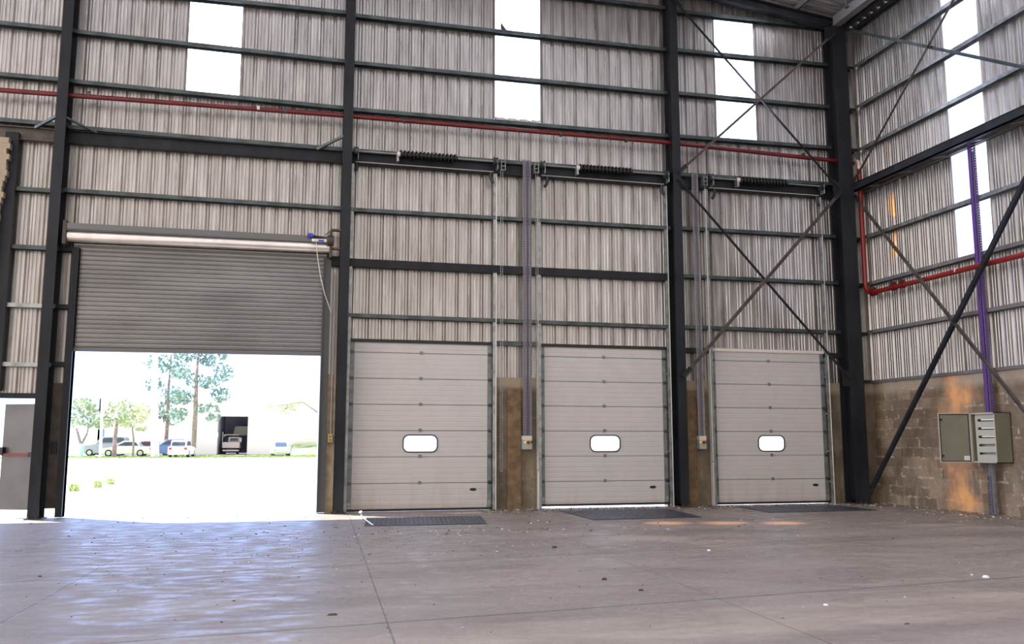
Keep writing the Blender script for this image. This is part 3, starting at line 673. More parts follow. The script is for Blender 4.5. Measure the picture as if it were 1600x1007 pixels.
# ------------------------------------------------------------------ perforated cable trays and switches
def tray(p, z0, z1, w, axis, m_side, label, cable, thing='cable_tray', y=None):
    """vertical perforated tray; p = centre, facing -y (axis 'x') or -x (axis 'y')"""
    e = tag(empty(thing, (p[0], p[1], z0)), label, 'cable tray', 'perforated cable trays')
    def bx(mm, u0, u1, d0, d1, a, b):                  # u across, d towards viewer
        if axis == 'x': mm.box(p[0]+u0, p[0]+u1, p[1]-d1, p[1]-d0, a, b)
        else: mm.box(p[0]-d1, p[0]-d0, p[1]+u0, p[1]+u1, a, b)
    web = MB(); h = w/2
    for u in (-h, -h*.55, h*.10, h*.72): bx(web, u, u+h*.28, 0, .002, z0, z1)
    z = z0
    while z < z1-.03: bx(web, -h, h, 0, .003, z, z+.030); z += .05
    web.build('perforated_web', 'tray_galv', e)
    for s_ in (-1, 1):
        f = MB(); u = s_*h; bx(f, u-.001, u+.001, 0, .018, z0, z1); bx(f, u-.001, u+.001, .040, .050, z0, z1); z = z0
        while z < z1-.03: bx(f, u-.0012, u+.0012, .018, .040, z, z+.03); z += .05
        f.build('side_flange', m_side, e)
    cb = MB()
    for u, r in cable:
        pts = []; z = z0; k = 0
        while z < z1: pts.append((p[0]+u+.004*sin(k*1.3), p[1]-.02, z) if axis == 'x' else (p[0]-.02, p[1]+u+.004*sin(k*1.3), z)); z += .35; k += 1
        cb.tube(pts, r, 6)
    cb.build('cable', 'violet_cable', e)
    return e
tray((3.465, -.16), 1.44, 7.08, .165, 'x', 'galv', 'perforated tray between the first and second dock doors', [(0, .012), (.022, .008)])
tray((7.205, -.16), 1.43, 7.06, .13, 'x', 'galv_bright', 'perforated tray left of the third dock door', [(.02, .009)])
for k, zb in enumerate((1.84,)):
    tray((XR-.16, -3.585), 1.84, 7.0, .15, 'y', 'purple', 'purple-edged perforated tray above the cabinet on the end wall', [(-.02, .014), (.02, .010)])
tray((XR-.16, -3.50), .01, .94, .15, 'y', 'galv', 'short galvanised tray from the floor up to the cabinet', [(.03, .012)])
MB().box(XR-.22, XR-.205, -3.60, -3.53, 1.84, 7.0).build('cover_strip', 'purple', bpy.data.objects['cable_tray.002'])
for k, (x, w) in enumerate(((3.466, .092), (7.218, .082))):
    e = tag(empty('isolator_switch', (x, -.15, 1.16)), 'grey switch box with red knob %s' % ('between the first and second dock doors', 'left of the third dock door')[k], 'switch', 'isolator switches')
    BV(x-w, x+w, -.21, -.06, 1.16, 1.33, b=.01).build('lower_body', 'box_grey', e); BV(x-w, x+w, -.21, -.06, 1.334, 1.43, b=.01).build('upper_cover', 'box_light', e)
    n = 18; MB().tube([(x, -.205, 1.305), (x, -.218, 1.305)], .052, n).build('knob_plate', 'yellow', e)
    MB().tube([(x+.005, -.215, 1.30), (x+.005, -.245, 1.30)], .032, 14).box(x-.004, x+.014, -.252, -.243, 1.268, 1.332).build('rotary_knob', 'red_bright', e)
    B(x-.075, x-.04, -.216, -.208, 1.285, 1.325).build('sticker', 'white', e); B(x+.06, x+w-.005, -.216, -.208, 1.285, 1.32).build('lock_tab', 'black', e)

# ------------------------------------------------------------------ electrical cabinet on the end wall
e = tag(empty('electrical_cabinet', (XR-.17, -3.56, .94)), 'open olive-grey electrical cabinet on the end wall', 'cabinet')
X0 = 11.105; Y0, Y1 = -3.27, -3.86; Z0, Z1 = .938, 1.838
m = MB(); m.box(X0, XR-.005, Y1, Y1+.012, Z0, Z1).box(X0, XR-.005, Y0-.012, Y0, Z0, Z1).box(X0, XR-.005, Y1, Y0, Z0, Z0+.012).box(X0, XR-.005, Y1, Y0, Z1-.012, Z1).box(XR-.02, XR-.005, Y1, Y0, Z0, Z1)
m.build('case', 'cab', e)
m = MB(); m.box(X0-.004, X0+.002, Y1, Y1+.024, Z0, Z1).box(X0-.004, X0+.002, Y0-.024, Y0, Z0, Z1).box(X0-.004, X0+.002, Y1, Y0, Z0, Z0+.024).box(X0-.004, X0+.002, Y1, Y0, Z1-.024, Z1)
m.build('rim', 'cab_edge', e)
m = MB(); xp = X0+.06; ya, yb_ = Y0-.05, Y1+.012; slots = [Z1-.135, Z1-.285, Z1-.435, Z1-.585, Z1-.735]; zt = Z1-.012
for z in slots: m.box(xp, xp+.004, yb_, ya, z+.022, zt); zt = z-.022
m.box(xp, xp+.004, yb_, ya, Z0+.012, zt)
for z in slots: m.box(xp, xp+.004, ya-.06, ya, z-.022, z+.022)
m.build('cover_panel', 'cab_inner', e)
for k, z in enumerate(slots):
    B(xp+.06, xp+.07, yb_, ya-.06, z-.03, z+.03).build('slot_shadow_plate', 'black_gap' if k < 3 else 'cable_grey', e)
    if k < 3: B(xp-.006, xp+.0, yb_+.02, ya-.15, z-.004, z+.018).build('blanking_strip', 'white', e)
    B(xp-.008, xp, ya-.13, ya-.075, z-.02, z+.022).build('slot_clip', 'black', e)
ang = radians(74); L = .585; u = Vector((-sin(ang), cos(ang), 0)); nrm = Vector((-cos(ang), -sin(ang), 0)); H = Vector((X0-.004, Y0, 0))
def leafbox(s0, s1, t0, t1, z0, z1):
    v = [H+u*s+nrm*t+Vector((0, 0, z)) for s in (s0, s1) for t in (t0, t1) for z in (z0, z1)]
    return MB().add(v, [(0, 1, 3, 2), (4, 6, 7, 5), (0, 4, 5, 1), (2, 3, 7, 6), (0, 2, 6, 4), (1, 5, 7, 3)])
df = leafbox(.01, L, -.006, 0, Z0, Z1).build('cabinet_door', 'cab', e)
m = MB()
for a_ in ((.01, L, 0, .022, Z1-.012, Z1), (.01, L, 0, .022, Z0, Z0+.012), (L-.012, L, 0, .022, Z0, Z1), (.01, .022, 0, .022, Z0, Z1)):
    q = leafbox(*a_); m.add(q.v, q.f)
m.build('door_edge', 'cab_edge', df)
m = MB()
for a_ in ((.03, L-.02, 0, .008, Z1-.03, Z1-.018), (.03, L-.02, 0, .008, Z0+.018, Z0+.03), (L-.035, L-.022, 0, .008, Z0+.02, Z1-.02), (.03, .042, 0, .008, Z0+.02, Z1-.02)):
    q = leafbox(*a_); m.add(q.v, q.f)
m.build('gasket', 'black', df)
for z in (Z1-.12, Z0+.12): leafbox(L-.07, L-.03, 0, .02, z-.02, z+.02).build('lock_cam', 'black', df)
leafbox(.045, .15, 0, .003, Z0+.04, Z0+.12).build('label_plate', 'box_light', df)

# ------------------------------------------------------------------ red fire main
e = tag(empty('fire_main', (2, -.27, 7.5)), 'red fire main running the length of the long wall', 'pipe')
MB().tube([(-12, -.25, 7.50), (-6.35, -.25, 7.59), (-.3, -.25, 7.66), (6.5, -.25, 7.675), (10.65, -.25, 7.58), (11.1, -.25, 7.56)], .045, 12).build('pipe', 'red_pipe', e)
for x in (-4.9, -1.9, -1.4, .9, 4.15, 5.6, 7.5, 9.8): MB().tube([(x, -.25, 7.655), (x+.05, -.25, 7.655)], .054, 12).build('pipe_joint' if x in (-1.9, 4.15) else 'pipe_clamp', 'galv_dark' if x != -1.9 else 'conduit', e)
e = tag(empty('riser_pipe', (11.2, -.35, 4.5)), 'bright red riser turning along the end wall', 'pipe')
px, py = 11.17, -.33
MB().tube([(px, py, 7.40), (px, py, 4.80), (px, py-.02, 4.68), (px, py-.10, 4.58), (px, py-.22, 4.545), (px, -YR, 4.56-.06)], .052, 12).build('pipe', 'red_bright', e)
MB().tube([(px, py, 7.40), (px, py, 7.52), (px-.0, py+.05, 7.60)], [.060, .058, .055], 12).build('flange_joint', 'copper', e)
for yy, r in ((-.60, .085), (-1.28, .08), (-1.55, .075)):
    MB().tube([(px, yy+.05, 4.545), (px, yy-.05, 4.545)], r, 12).box(px-.05, px+.05, yy-.03, yy+.03, 4.60, 4.655).build('coupling', 'red_pipe', e)
    MB().box(px-.08, px-.04, yy-.035, yy+.035, 4.58, 4.66).build('clamp_bolt', 'dark_steel_rusty', e)
MB().tube([(px, -3.10, 4.55), (px, -3.13, 4.55)], .057, 12).build('pipe_clamp', 'conduit', e)

# ------------------------------------------------------------------ exit door standing ajar outside
e = tag(empty('door_5', (-5.45, .1, 0)), 'grey metal exit door ajar at the far left with a red-lit push bar', kind='structure')
HX, HY = -5.47, .12; an = radians(20); uu = Vector((-cos(an), sin(an), 0)); nn = Vector((-sin(an), -cos(an), 0))
def lbox(s0, s1, t0, t1, z0, z1):
    v = [Vector((HX, HY, 0))+uu*s+nn*t+Vector((0, 0, z)) for s in (s0, s1) for t in (t0, t1) for z in (z0, z1)]
    return MB().add(v, [(0, 1, 3, 2), (4, 6, 7, 5), (0, 4, 5, 1), (2, 3, 7, 6), (0, 2, 6, 4), (1, 5, 7, 3)])
lbox(0, .60, -.04, 0, .13, 1.98).build('door_leaf', 'door_leaf', e)
lbox(.04, .56, .05, .075, 1.07, 1.11).build('push_bar', 'red_bright', e)
lbox(.53, .61, 0, .09, 1.08, 1.22).build('latch_case', 'black', e)
lbox(.02, .06, 0, .07, 1.05, 1.13).build('bar_bracket', 'black', e)
# ------------------------------------------------------------------ dock leveller plates and bolt
PL = (((.10, -2.90), (2.05, -3.0), (2.25, -1.55), (.25, -1.45)), ((3.95, -2.72), (5.95, -2.68), (6.15, -.75), (3.95, -.75)), ((7.65, -2.02), (9.95, -2.02), (9.9, -.6), (7.75, -.6)))
for i, q in enumerate(PL):
    n = 4; m = MB(); m.add([(x, y, .001) for x, y in q]+[(x, y, .014) for x, y in q], [[3, 2, 1, 0], [4, 5, 6, 7]]+[[k, (k+1) % 4, 4+(k+1) % 4, 4+k] for k in range(4)])
    x0, y0 = q[0]; 
    for a_ in range(26):
        for b_ in range(12):
            u_, v_ = (a_+.5)/26, (b_+.5)/12
            p = (Vector(q[0])*(1-u_)+Vector(q[1])*u_)*(1-v_)+(Vector(q[3])*(1-u_)+Vector(q[2])*u_)*v_
            s_ = .012 if (a_+b_) % 2 else -.012
            m.add([(p.x-.012-s_, p.y-.012, .0141), (p.x-.008-s_, p.y-.014, .0175), (p.x+.012+s_, p.y+.012, .0141), (p.x+.008+s_, p.y+.014, .0175)], [[0, 1, 3, 2]])
    tag(m.build('dock_plate', 'plate_steel'), 'dark studded steel dock plate in front of the %s dock door' % ('first', 'second', 'third')[i], 'dock plate', 'dock plates')
tag(MB().tube([(.16, -1.5, .012), (.16, -1.5, .09), (.14, -1.52, .12)], [.012, .012, .03], 8).tube([(.16, -1.5, .05), (.20, -2.0, .02), (.24, -2.9, .02)], .010, 6).build('leveller_handle', 'chip_white'), 'small white-tipped release rod on the edge of the first dock plate', 'handle')

# ------------------------------------------------------------------ debris on the slab
def chipmb(m, x, y, r):
    a = random.uniform(0, 6.28); k = random.randint(4, 6); h = r*random.uniform(.25, .6)
    b = [(x+r*random.uniform(.6, 1.2)*cos(a+6.28*i/k), y+r*random.uniform(.6, 1.2)*sin(a+6.28*i/k), 0.0005) for i in range(k)]
    t = [(x+(p[0]-x)*.6, y+(p[1]-y)*.6, h) for p in b]; m.add(b+t, [list(range(k, 2*k))]+[[i, (i+1) % k, k+(i+1) % k, k+i] for i in range(k)])
dk, lt = MB(), MB()
def onplate(x, y): return any(min(p[0] for p in q)-.1 < x < max(p[0] for p in q)+.1 and min(p[1] for p in q) < y < max(p[1] for p in q) for q in PL)
for k in range(3600):
    r_ = random.random()
    if r_ < .45: x = random.uniform(2.5, 11.3); y = -abs(random.gauss(0, .45))-.08
    elif r_ < .65: x = 11.35-abs(random.gauss(0, .7)); y = random.uniform(-7, 0)
    elif r_ < .88: x = random.gauss(1.2, 2.2); y = random.gauss(-5.4, 1.3)
    else: x = random.uniform(-6, 11); y = random.uniform(-11.5, -.3)
    if x > 11.38 or y > -.06 or x < -7 or y < -13 or onplate(x, y) or y > -.5 and any(a-.3 < x < b+.3 for a, b in COLS): continue
    if -5 < x < -.4 and y > -.3: continue
    w = random.random(); chipmb(lt if w < .28 else dk, x, y, random.choice((.008, .01, .013, .016, .022))*(1 if y > -4.5 else .55)*(1.3 if w < .28 else 1))
tag(dk.build('floor_litter', 'dry_leaf', loc=(0, 0, 0)), 'dark leaf and grit litter scattered over the slab', 'litter', kind='stuff')
tag(lt.build('stone_grit', 'pebble', loc=(0, 0, 0)), 'pale crumbs of stone scattered over the slab', 'grit', kind='stuff')
def at_floor(x, y):
    d = FW+RT*((x-800)/FPX)+UP*((503.5-y)/FPX); t = -CAM.z/d.z; p = CAM+d*t; return p.x, p.y
for (ix, iy), lab, mt, r, nm in (((520, 962), 'brown wood splinter on the slab left of the centre joint', 'dry_leaf', .05, 'wood_splinter'), ((866, 857), 'flat dark leaf on the slab in front of the second dock door', 'dry_leaf', .045, 'dead_leaf'),
        ((944, 907), 'long dark leaf on the slab right of centre', 'dry_leaf', .045, 'dead_leaf'), ((1001, 924), 'small dark leaf near the crossing of two joints', 'dry_leaf', .03, 'dead_leaf'), ((365, 940), 'small dark pebble on the bluish left part of the slab', 'dry_leaf', .02, 'pebble'),
        ((62, 902), 'small dark pebble at the far left of the slab', 'dry_leaf', .022, 'pebble'), ((1540, 903), 'white plaster flake at the right of the slab', 'chip_white', .035, 'plaster_flake'), ((1290, 946), 'thin white sliver low on the right of the slab', 'chip_white', .03, 'plaster_flake'),
        ((1108, 861), 'pale pebble on the slab before the third dock plate', 'chip_white', .026, 'pebble'), ((1417, 976), 'brown leaf near the lower right joint', 'dry_leaf', .025, 'dead_leaf'), ((1395, 842), 'dark pebble on the dusty slab by the corner', 'dry_leaf', .02, 'pebble'), ((1519, 899), 'second white flake beside the larger one on the right', 'chip_white', .02, 'plaster_flake'),
        ((445, 823), 'dark pebble near the sunlit threshold', 'dry_leaf', .028, 'pebble'), ((605, 982), 'dark crumb by the centre joint at the bottom', 'dry_leaf', .012, 'pebble'), ((832, 799), 'dark lump lying at the foot of the tray between the dock doors', 'foil', .05, 'pebble')):
    fx, fy = at_floor(ix, iy); m = MB(); chipmb(m, fx, fy, r)
    if 'splinter' in nm or 'leaf' in nm:
        for p in m.v: p.y = fy+(p.y-fy)*.35
    tag(m.build(nm, mt), lab, nm.split('_')[-1])
tag(MB().add([(2.93, -.12, 9.90), (3.06, -.12, 9.87), (2.94, -.12, 10.02), (2.92, -.12, 10.16), (2.93, -.09, 9.90), (3.06, -.09, 9.87), (2.94, -.09, 10.0), (2.92, -.11, 10.15)], [[0, 1, 2], [0, 2, 3], [4, 6, 5], [4, 7, 6], [0, 4, 5, 1], [1, 5, 6, 2], [2, 6, 7, 3], [3, 7, 4, 0]]).build('torn_flashing', 'foil'), 'small dark pointed scrap sticking up from a girt before the white strip', 'scrap')

# ------------------------------------------------------------------ outside
def wheel(e, x, y, r=.32, w=.2):
    o = MB().tube([(x, y-w/2, r), (x, y-w/2+.03, r), (x, y+w/2-.03, r), (x, y+w/2, r)], [r*.9, r, r, r*.9], 18).build('wheel', 'tyre', e, local=True)
    MB().tube([(x, y-w/2-.012, r), (x, y+w/2+.012, r)], r*.60, 14).build('hub_cap', 'hub', o, local=True)
def loft(m, secs):                                     # secs: list of (y, [(x,z)...])
    n = len(secs[0][1]); v = [(x, y, z) for y, p in secs for x, z in p]
    m.add(v, [[i*n+k, i*n+(k+1) % n, (i+1)*n+(k+1) % n, (i+1)*n+k] for i in range(len(secs)-1) for k in range(n)], False)
    m.add(v, [list(range(n))[::-1], [(len(secs)-1)*n+k for k in range(n)]])
def car(name, label, grp, px, rz, L_, W_, Hh, mt, shape='hatch'):
    e = empty(name, (px[0], px[1], -.02), rz); tag(e, label, 'car', grp); h = L_/2; w = W_/2; s = Hh/1.48
    body = [(-h, .32), (-h+.06, .22), (h-.08, .22), (h, .34), (h-.02, .62*s), (h-.22, .78*s), (h*.48, .90*s), (-h*.72 if shape != 'sedan' else -h*.6, .96*s), (-h+.04, .90*s)]
    m = MB(); loft(m, [(-w, [(x*.97, z if z > .3 else z+.03) for x, z in body]), (-w+.09, body), (w-.09, body), (w, [(x*.97, z if z > .3 else z+.03) for x, z in body])]); m.build('body', mt, e, local=True)
    r0 = -h+.10 if shape != 'sedan' else -h*.62; top = [(r0, .93*s), (r0+.28, 1.42*s), (r0+.7, 1.48*s), (h*.10, 1.46*s), (h*.50, .90*s)]
    if shape == 'suv': top = [(r0-.04, .95*s), (r0+.12, 1.44*s), (r0+.5, 1.48*s), (h*.16, 1.46*s), (h*.46, .90*s)]
    m = MB(); loft(m, [(-w+.18, [(x*.96, z-.02) for x, z in top]), (-w+.24, top), (w-.24, top), (w-.18, [(x*.96, z-.02) for x, z in top])]); cab_ = m.build('cabin', mt, e, local=True)
    cxm = sum(p[0] for p in top)/5
    for sy in (-1, 1):
        q = [((x-cxm)*.80+cxm, (z-1.18*s)*.66+1.19*s) for x, z in top]; y = sy*(w-.175)
        MB().add([(x, y, z) for x, z in q]+[(x, y-sy*.02, z) for x, z in q], [list(range(5)), list(range(5, 10))]+[[k, (k+1) % 5, 5+(k+1) % 5, 5+k] for k in range(5)]).build('side_window', 'car_glass', cab_, local=True)
    a, b = Vector((top[3][0]+.05, 0, top[3][1]-.05)), Vector((top[4][0]-.03, 0, top[4][1]+.06)); o = Vector((.012, 0, .012))
    MB().add([(a.x+.012, -w+.30, a.z), (a.x+.012, w-.30, a.z), (b.x+.012, w-.26, b.z), (b.x+.012, -w+.26, b.z)], [[0, 1, 2, 3]]).build('windscreen', 'car_glass', cab_, local=True)
    a, b = Vector((top[1][0], 0, top[1][1]-.05)), Vector((top[0][0], 0, top[0][1]+.07))
    MB().add([(a.x-.02, -w+.30, a.z), (a.x-.02, w-.30, a.z), (b.x-.02, w-.28, b.z), (b.x-.02, -w+.28, b.z)], [[0, 1, 2, 3]]).build('rear_window', 'car_glass', cab_, local=True)
    for x in (-h*.62, h*.64):
        for y in (-w+.1, w-.1): wheel(e, x, y)
    for y in (-w+.2, w-.2):
        B(h-.06, h+.005, y-.13, y+.13, .56*s, .68*s).build('headlight', 'hub', e, local=True); B(-h-.01, -h+.06, y-.1, y+.1, .66*s, .84*s).build('tail_light', 'tail_red', e, local=True)
    return e
G = 'parked cars beyond the lawn'
car('parked_car', 'white hatchback parked side-on behind the trees', G, (-15.2, 66.5), radians(180), 4.05, 1.7, 1.35, 'car_white', 'sedan')
car('parked_car', 'dark slate van-like car behind the white hatchback', G, (-17.6, 70.6), radians(180), 3.9, 1.75, 1.75, 'car_slate', 'suv')
car('parked_car', 'red car half hidden behind the white hatchback', G, (-13.6, 71.6), 0, 3.3, 1.7, 1.35, 'car_red', 'hatch')
car('parked_car', 'blue car behind the pale concrete pole', G, (-12.1, 69.4), radians(185), 3.9, 1.7, 1.5, 'car_blue', 'hatch')
car('parked_car', 'white hatchback seen from behind under the tall pine', G, (-10.1, 62.0), radians(86), 3.6, 1.6, 1.42, 'car_white', 'hatch')
car('parked_car', 'pale car parked by the green bank at the right of the white building', G, (-2.2, 66.5), radians(-86), 3.8, 1.55, 1.35, 'car_light', 'hatch')
# white building with an open dark garage door
bx0, bx1, by = -19.4, 4.5, 75.5; gx0, gx1, gh = -8.42, -5.55, 3.75
b = tag(empty('white_building', (-9, by, 0)), 'low white building across the yard with a dark open garage', 'building')
m = MB(); m.box(bx0, gx0, by, by+.3, 0, 5.4).box(gx1, bx1, by, by+.3, 0, 5.4).box(gx0, gx1, by, by+.3, gh, 5.4).box(bx0, bx0+.3, by, by+11, 0, 5.4).box(bx1-.3, bx1, by, by+11, 0, 5.4); m.build('wall', 'render_white', b)
m = MB(); m.box(gx0-1, gx0, by+.3, by+10, 0, 4.4).box(gx1, gx1+1, by+.3, by+10, 0, 4.4).box(gx0-1, gx1+1, by+10, by+10.2, 0, 4.4).box(gx0-1, gx1+1, by+.3, by+10, 4.3, 4.5); m.build('garage_interior', 'garage_dark', b)
MB().box(bx0-.3, bx1+.3, by-.4, by+11.3, 5.4, 5.6).build('roof', 'render_white', b)
MB().box(-19.1, -18.8, by-.02, by+.02, 0, 2.6).build('side_door', 'car_blue', b)
MB().box(gx0-.12, gx0+.08, by-.1, by-.0, 1.7, 2.15).build('lamp_box', 'render_white', b)
t = tag(empty('flatbed_truck', (-7.05, by+2.4, 0)), 'pale flatbed truck backed into the dark garage', 'truck')
wx = t.location.x
BV(wx-.98, wx+.72, by+1.3, by+5.6, .62, 1.22, b=.03).build('load_bed', 'truck_white', t); B(wx-.92, wx+.66, by+1.27, by+1.31, .30, .46).build('bumper', 'truck_white', t)
m = MB(); m.box(wx-.98, wx-.93, by+1.3, by+1.36, .62, 2.25).box(wx-.98, wx+.6, by+1.3, by+1.36, 1.92, 1.97); m.sweep([(-.02, -.02), (.02, -.02), (.02, .02), (-.02, .02)], (wx-.95, by+1.33, 1.7), (wx-.6, by+1.33, 1.95)); m.build('ladder_rack', 'truck_white', t)
m = MB(); q = [(wx-.45, 1.25), (wx-.38, 1.66), (wx-.30, 1.72), (wx+.58, 1.72), (wx+.64, 1.25)]; qi = [(wx-.33, 1.32), (wx-.28, 1.58), (wx-.22, 1.62), (wx+.5, 1.62), (wx+.52, 1.32)]
ring(m, q, qi, by+2.0, by+2.06); m.box(wx-.45, wx+.64, by+2.06, by+4, 1.25, 1.70); m.build('cab', 'truck_white', t)
B(wx-.33, wx+.52, by+2.02, by+2.05, 1.32, 1.62).build('cab_window', 'car_glass', t)
B(wx+.66, wx+.86, by+1.7, by+1.75, 1.2, 1.65).build('mirror', 'car_light', t)
m = MB(); m.add([(wx-.2, by+4.5, 1.9), (wx+1.4, by+4.5, 1.9), (wx+1.4, by+4.5, 2.85), (wx+.02, by+4.5, 2.85), (wx-.2, by+8, 1.9), (wx+1.4, by+8, 1.9), (wx+1.4, by+8, 2.85), (wx+.02, by+8, 2.85)], [(0, 1, 2, 3), (4, 7, 6, 5), (0, 4, 5, 1), (1, 5, 6, 2), (2, 6, 7, 3), (3, 7, 4, 0)]); m.build('covered_load', 'tarp', t)
for sx_ in (-.75, .5): MB().tube([(wx+sx_-.12, by+1.9, .34), (wx+sx_+.12, by+1.9, .34)], .34, 14).build('wheel', 'tyre', t)
# trees
def crown(m, c, r, n, s, flat=1.0):
    for _ in range(n):
        while True:
            p = Vector((random.uniform(-1, 1), random.uniform(-1, 1), random.uniform(-1, 1)))
            if p.length < 1: break
        p = Vector((p.x*r[0], p.y*r[1], p.z*r[2]))+Vector(c)
        a = Vector((random.gauss(0, 1), random.gauss(0, 1), random.gauss(0, 1)*flat)).normalized(); b = a.orthogonal().normalized(); k = s*random.uniform(.5, 1.3)
        m.add([p-a*k-b*k*.35, p+a*k*.2-b*k*.5, p+a*k, p-a*k*.2+b*k*.5], [[0, 1, 2, 3]])
def tree(name, label, base, trunks, crowns, leafm, dens, s, pale=False):
    e = tag(empty(name, (base[0], base[1], 0)), label, 'tree', 'trees beyond the lawn')
    for pts, r in trunks:
        MB().tube([(base[0]+x, base[1]+y, z) for x, y, z in pts], r, 8).build('trunk', 'trunk', e)
    if pale: MB().tube([(base[0], base[1], 0), (base[0]-.03, base[1], 1.1)], .21, 8).build('painted_base', 'trunk_pale', e)
    m = MB()
    for c, r in crowns: crown(m, (base[0]+c[0], base[1]+c[1], c[2]), r, int(dens*r[0]*r[2]*1.4), s)
    m.build('foliage', leafm, e)
tree('small_tree', 'small fork-trunked tree with a pale painted base at the left of the yard view', (-18.4, 64.5), [([(0, 0, 0), (-.1, 0, 1.1), (-.5, 0, 2.4)], [.16, .13, .08]), ([(0, 0, 1.1), (.35, 0, 1.9), (.45, 0, 2.6)], [.1, .08, .05])],
     [((-.7, 0, 3.4), (.8, .8, .9)), ((.4, 0, 3.5), (1.0, .9, 1.1)), ((.9, 0, 2.8), (.7, .7, .6)), ((-.2, 0, 4.5), (.8, .8, .6))], 'leaf_a', 150, .17, True)
tree('small_tree', 'round tree with a stout brown trunk in front of the white hatchback', (-15.55, 63.0), [([(0, 0, 0), (.0, 0, 1.5), (.1, 0, 3.2)], [.2, .17, .1])],
     [((-.9, 0, 3.0), (.8, .8, .8)), ((.2, 0, 3.9), (1.2, 1, .9)), ((.6, 0, 3.0), (.7, .7, .5))], 'leaf_a', 140, .17)
tree('small_tree', 'thin-trunked light green tree left of the concrete pole', (-14.3, 64.3), [([(0, 0, 0), (.0, 0, 1.4), (-.2, 0, 2.6)], [.1, .08, .05])],
     [((-.6, 0, 3.0), (.9, .8, .6)), ((.3, 0, 3.6), (1.1, .9, .9)), ((.5, 0, 2.4), (.6, .6, .3))], 'leaf_b', 140, .16)
tree('tall_tree', 'tall loose tree behind the pale concrete pole', (-12.7, 71.7), [([(0, 0, 0), (.05, 0, 3), (0, 0, 6), (.1, 0, 9.5)], [.2, .16, .12, .06])],
     [((-.9, 0, 8.6), (1.4, 1, .9)), ((.8, 0, 8.2), (1.2, 1, 1.1)), ((-1.2, 0, 6.6), (.9, .8, .8)), ((.6, 0, 5.6), (1.3, 1, .9)), ((-.6, 0, 4.2), (1.4, 1, .8)), ((.6, 0, 3.4), (1.0, .9, .6))], 'leaf_pine', 110, .19)
tree('tall_pine', 'tall bluish pine with a bare lower trunk left of the dark garage', (-9.7, 66.5), [([(0, 0, 0), (.05, 0, 4), (.0, 0, 7), (.1, 0, 10.5)], [.24, .2, .14, .06])],
     [((-.9, 0, 9.2), (1.3, 1, .8)), ((1.3, 0, 8.8), (1.5, 1, .9)), ((2.3, 0, 7.4), (.9, .8, .8)), ((-1.2, 0, 7.3), (1.1, .9, .5)), ((.6, 0, 6.6), (1.6, 1, .6)), ((2.1, 0, 5.5), (1.0, .9, .7)), ((-1.1, 0, 5.2), (1.2, 1, .7)), ((1.0, 0, 4.2), (1.3, 1, .5)), ((1.7, 0, 3.4), (.8, .7, .35)), ((-1.3, 0, 3.7), (1.1, .9, .5))], 'leaf_pine', 130, .2)
tree('small_tree', 'sparse yellow-green branches hanging at the right of the yard view', (1.6, 60.0), [([(0, 0, 0), (.0, 0, 3.2), (-2.0, 0, 4.6), (-4.3, 0, 4.2)], [.14, .1, .06, .03])],
     [((-4.2, 0, 4.1), (.8, .5, .35)), ((-2.7, 0, 4.3), (.8, .5, .45)), ((-3.4, 0, 3.8), (.6, .4, .25))], 'leaf_b', 110, .14)
tag(MB().tube([(-12.2, 62, 0), (-12.5, 62, 5), (-12.65, 62, 11)], [.34, .27, .2], 14).build('concrete_pole', 'pole_concrete'), 'thick pale concrete pole rising beyond the open shutter', 'pole')
tag(MB().tube([(-16.4, 62, 0), (-16.6, 62, 9)], [.12, .10], 10).build('wooden_pole', 'pole_wood'), 'thin cream pole between the two leftmost trees', 'pole')
tag(MB().tube([(.47, 40, 0), (.43, 40, 9)], .07, 8).build('lamp_post', 'pole_concrete'), 'slim grey post at the right edge of the open shutter', 'pole')
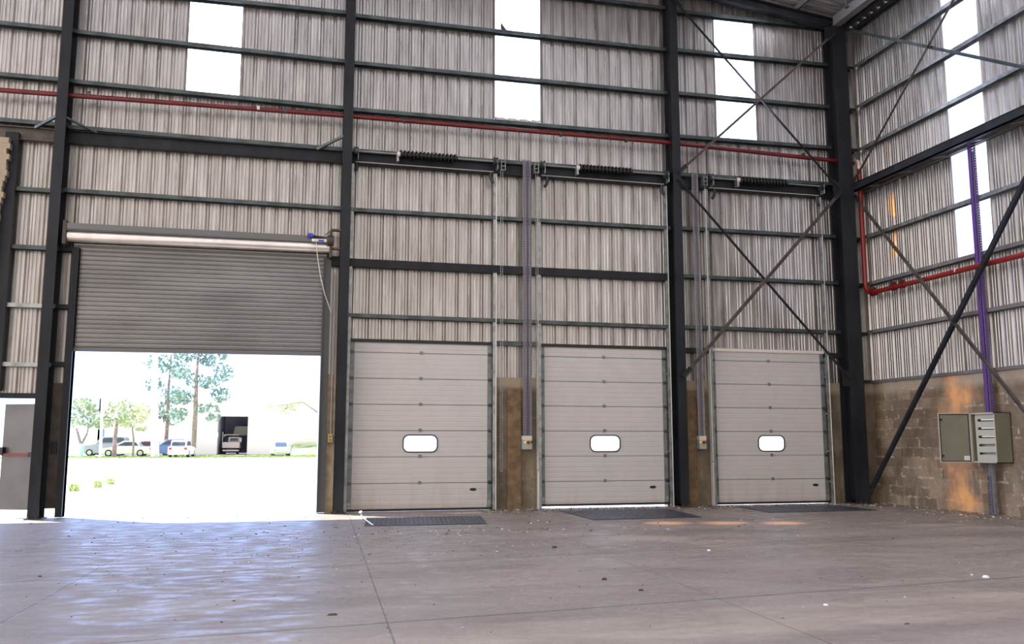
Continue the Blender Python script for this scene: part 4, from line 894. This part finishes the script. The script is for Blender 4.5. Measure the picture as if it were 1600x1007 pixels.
# lawn strip and bank
m = MB()
for _ in range(5000):
    x = random.uniform(-24, 3); y = random.uniform(57, 69.5)
    if random.random() < .35 and y < 60: continue
    h = random.uniform(.03, .09); m.add([(x-.06, y, -.02), (x+.06, y, -.02), (x+random.uniform(-.03, .03), y+.02, h)], [[0, 1, 2]])
m.add([(-24, 63, -.014), (3, 62, -.014), (3, 69, -.014), (-24, 69, -.014)], [[0, 1, 2, 3]])
tag(m.build('lawn', 'grass'), 'strip of green grass along the far side of the yard', 'grass', kind='stuff')
m = MB(); m.add([(-1.3, 70, -.02), (3.5, 70, -.02), (3.5, 74, 1.1), (-1.1, 74, .95), (-1.3, 75.3, .95), (3.5, 75.3, 1.1)], [[0, 1, 2, 3], [3, 2, 5, 4]]); m.box(-1.2, 3.5, 75.2, 75.3, -.02, .94)
tag(m.build('grass_bank', 'grass'), 'low green bank right of the pale parked car', 'grass', kind='stuff')
def tuft(x, y, n, h, label, nm='weed_tuft'):
    m = MB()
    for _ in range(n):
        a = random.uniform(0, 6.28); l = h*random.uniform(.5, 1); sp = random.uniform(.1, .5)*h; bx_, by_ = x+random.gauss(0, .05), y+random.gauss(0, .05)
        px_, py_ = -sin(a)*.02, cos(a)*.02
        m.add([(bx_-px_, by_-py_, -.02), (bx_+px_, by_+py_, -.02), (bx_+cos(a)*sp*.5+px_*1.6, by_+sin(a)*sp*.5+py_*1.6, l*.6), (bx_+cos(a)*sp, by_+sin(a)*sp, l), (bx_+cos(a)*sp*.5-px_*1.6, by_+sin(a)*sp*.5-py_*1.6, l*.6)], [[0, 1, 2, 3, 4]])
    tag(m.build(nm, 'weed'), label, 'weed', 'weeds in the yard')
tuft(-6.75, 9.3, 60, .22, 'weed tuft nearest the left guide of the shutter'); tuft(-6.55, 11.2, 60, .22, 'middle weed tuft of three in the sunlit yard'); tuft(-6.6, 13.2, 50, .2, 'rightmost weed tuft of three in the sunlit yard')
for i, (x, y) in enumerate(((-6.5, .9), (-6.35, .75), (-6.7, 1.2))): tuft(x, y, 90, (.36, .22, .5)[i], ('leafy green weed at the exit door threshold', 'low weed right of the larger one at the exit door', 'tall weed just outside the exit door')[i])
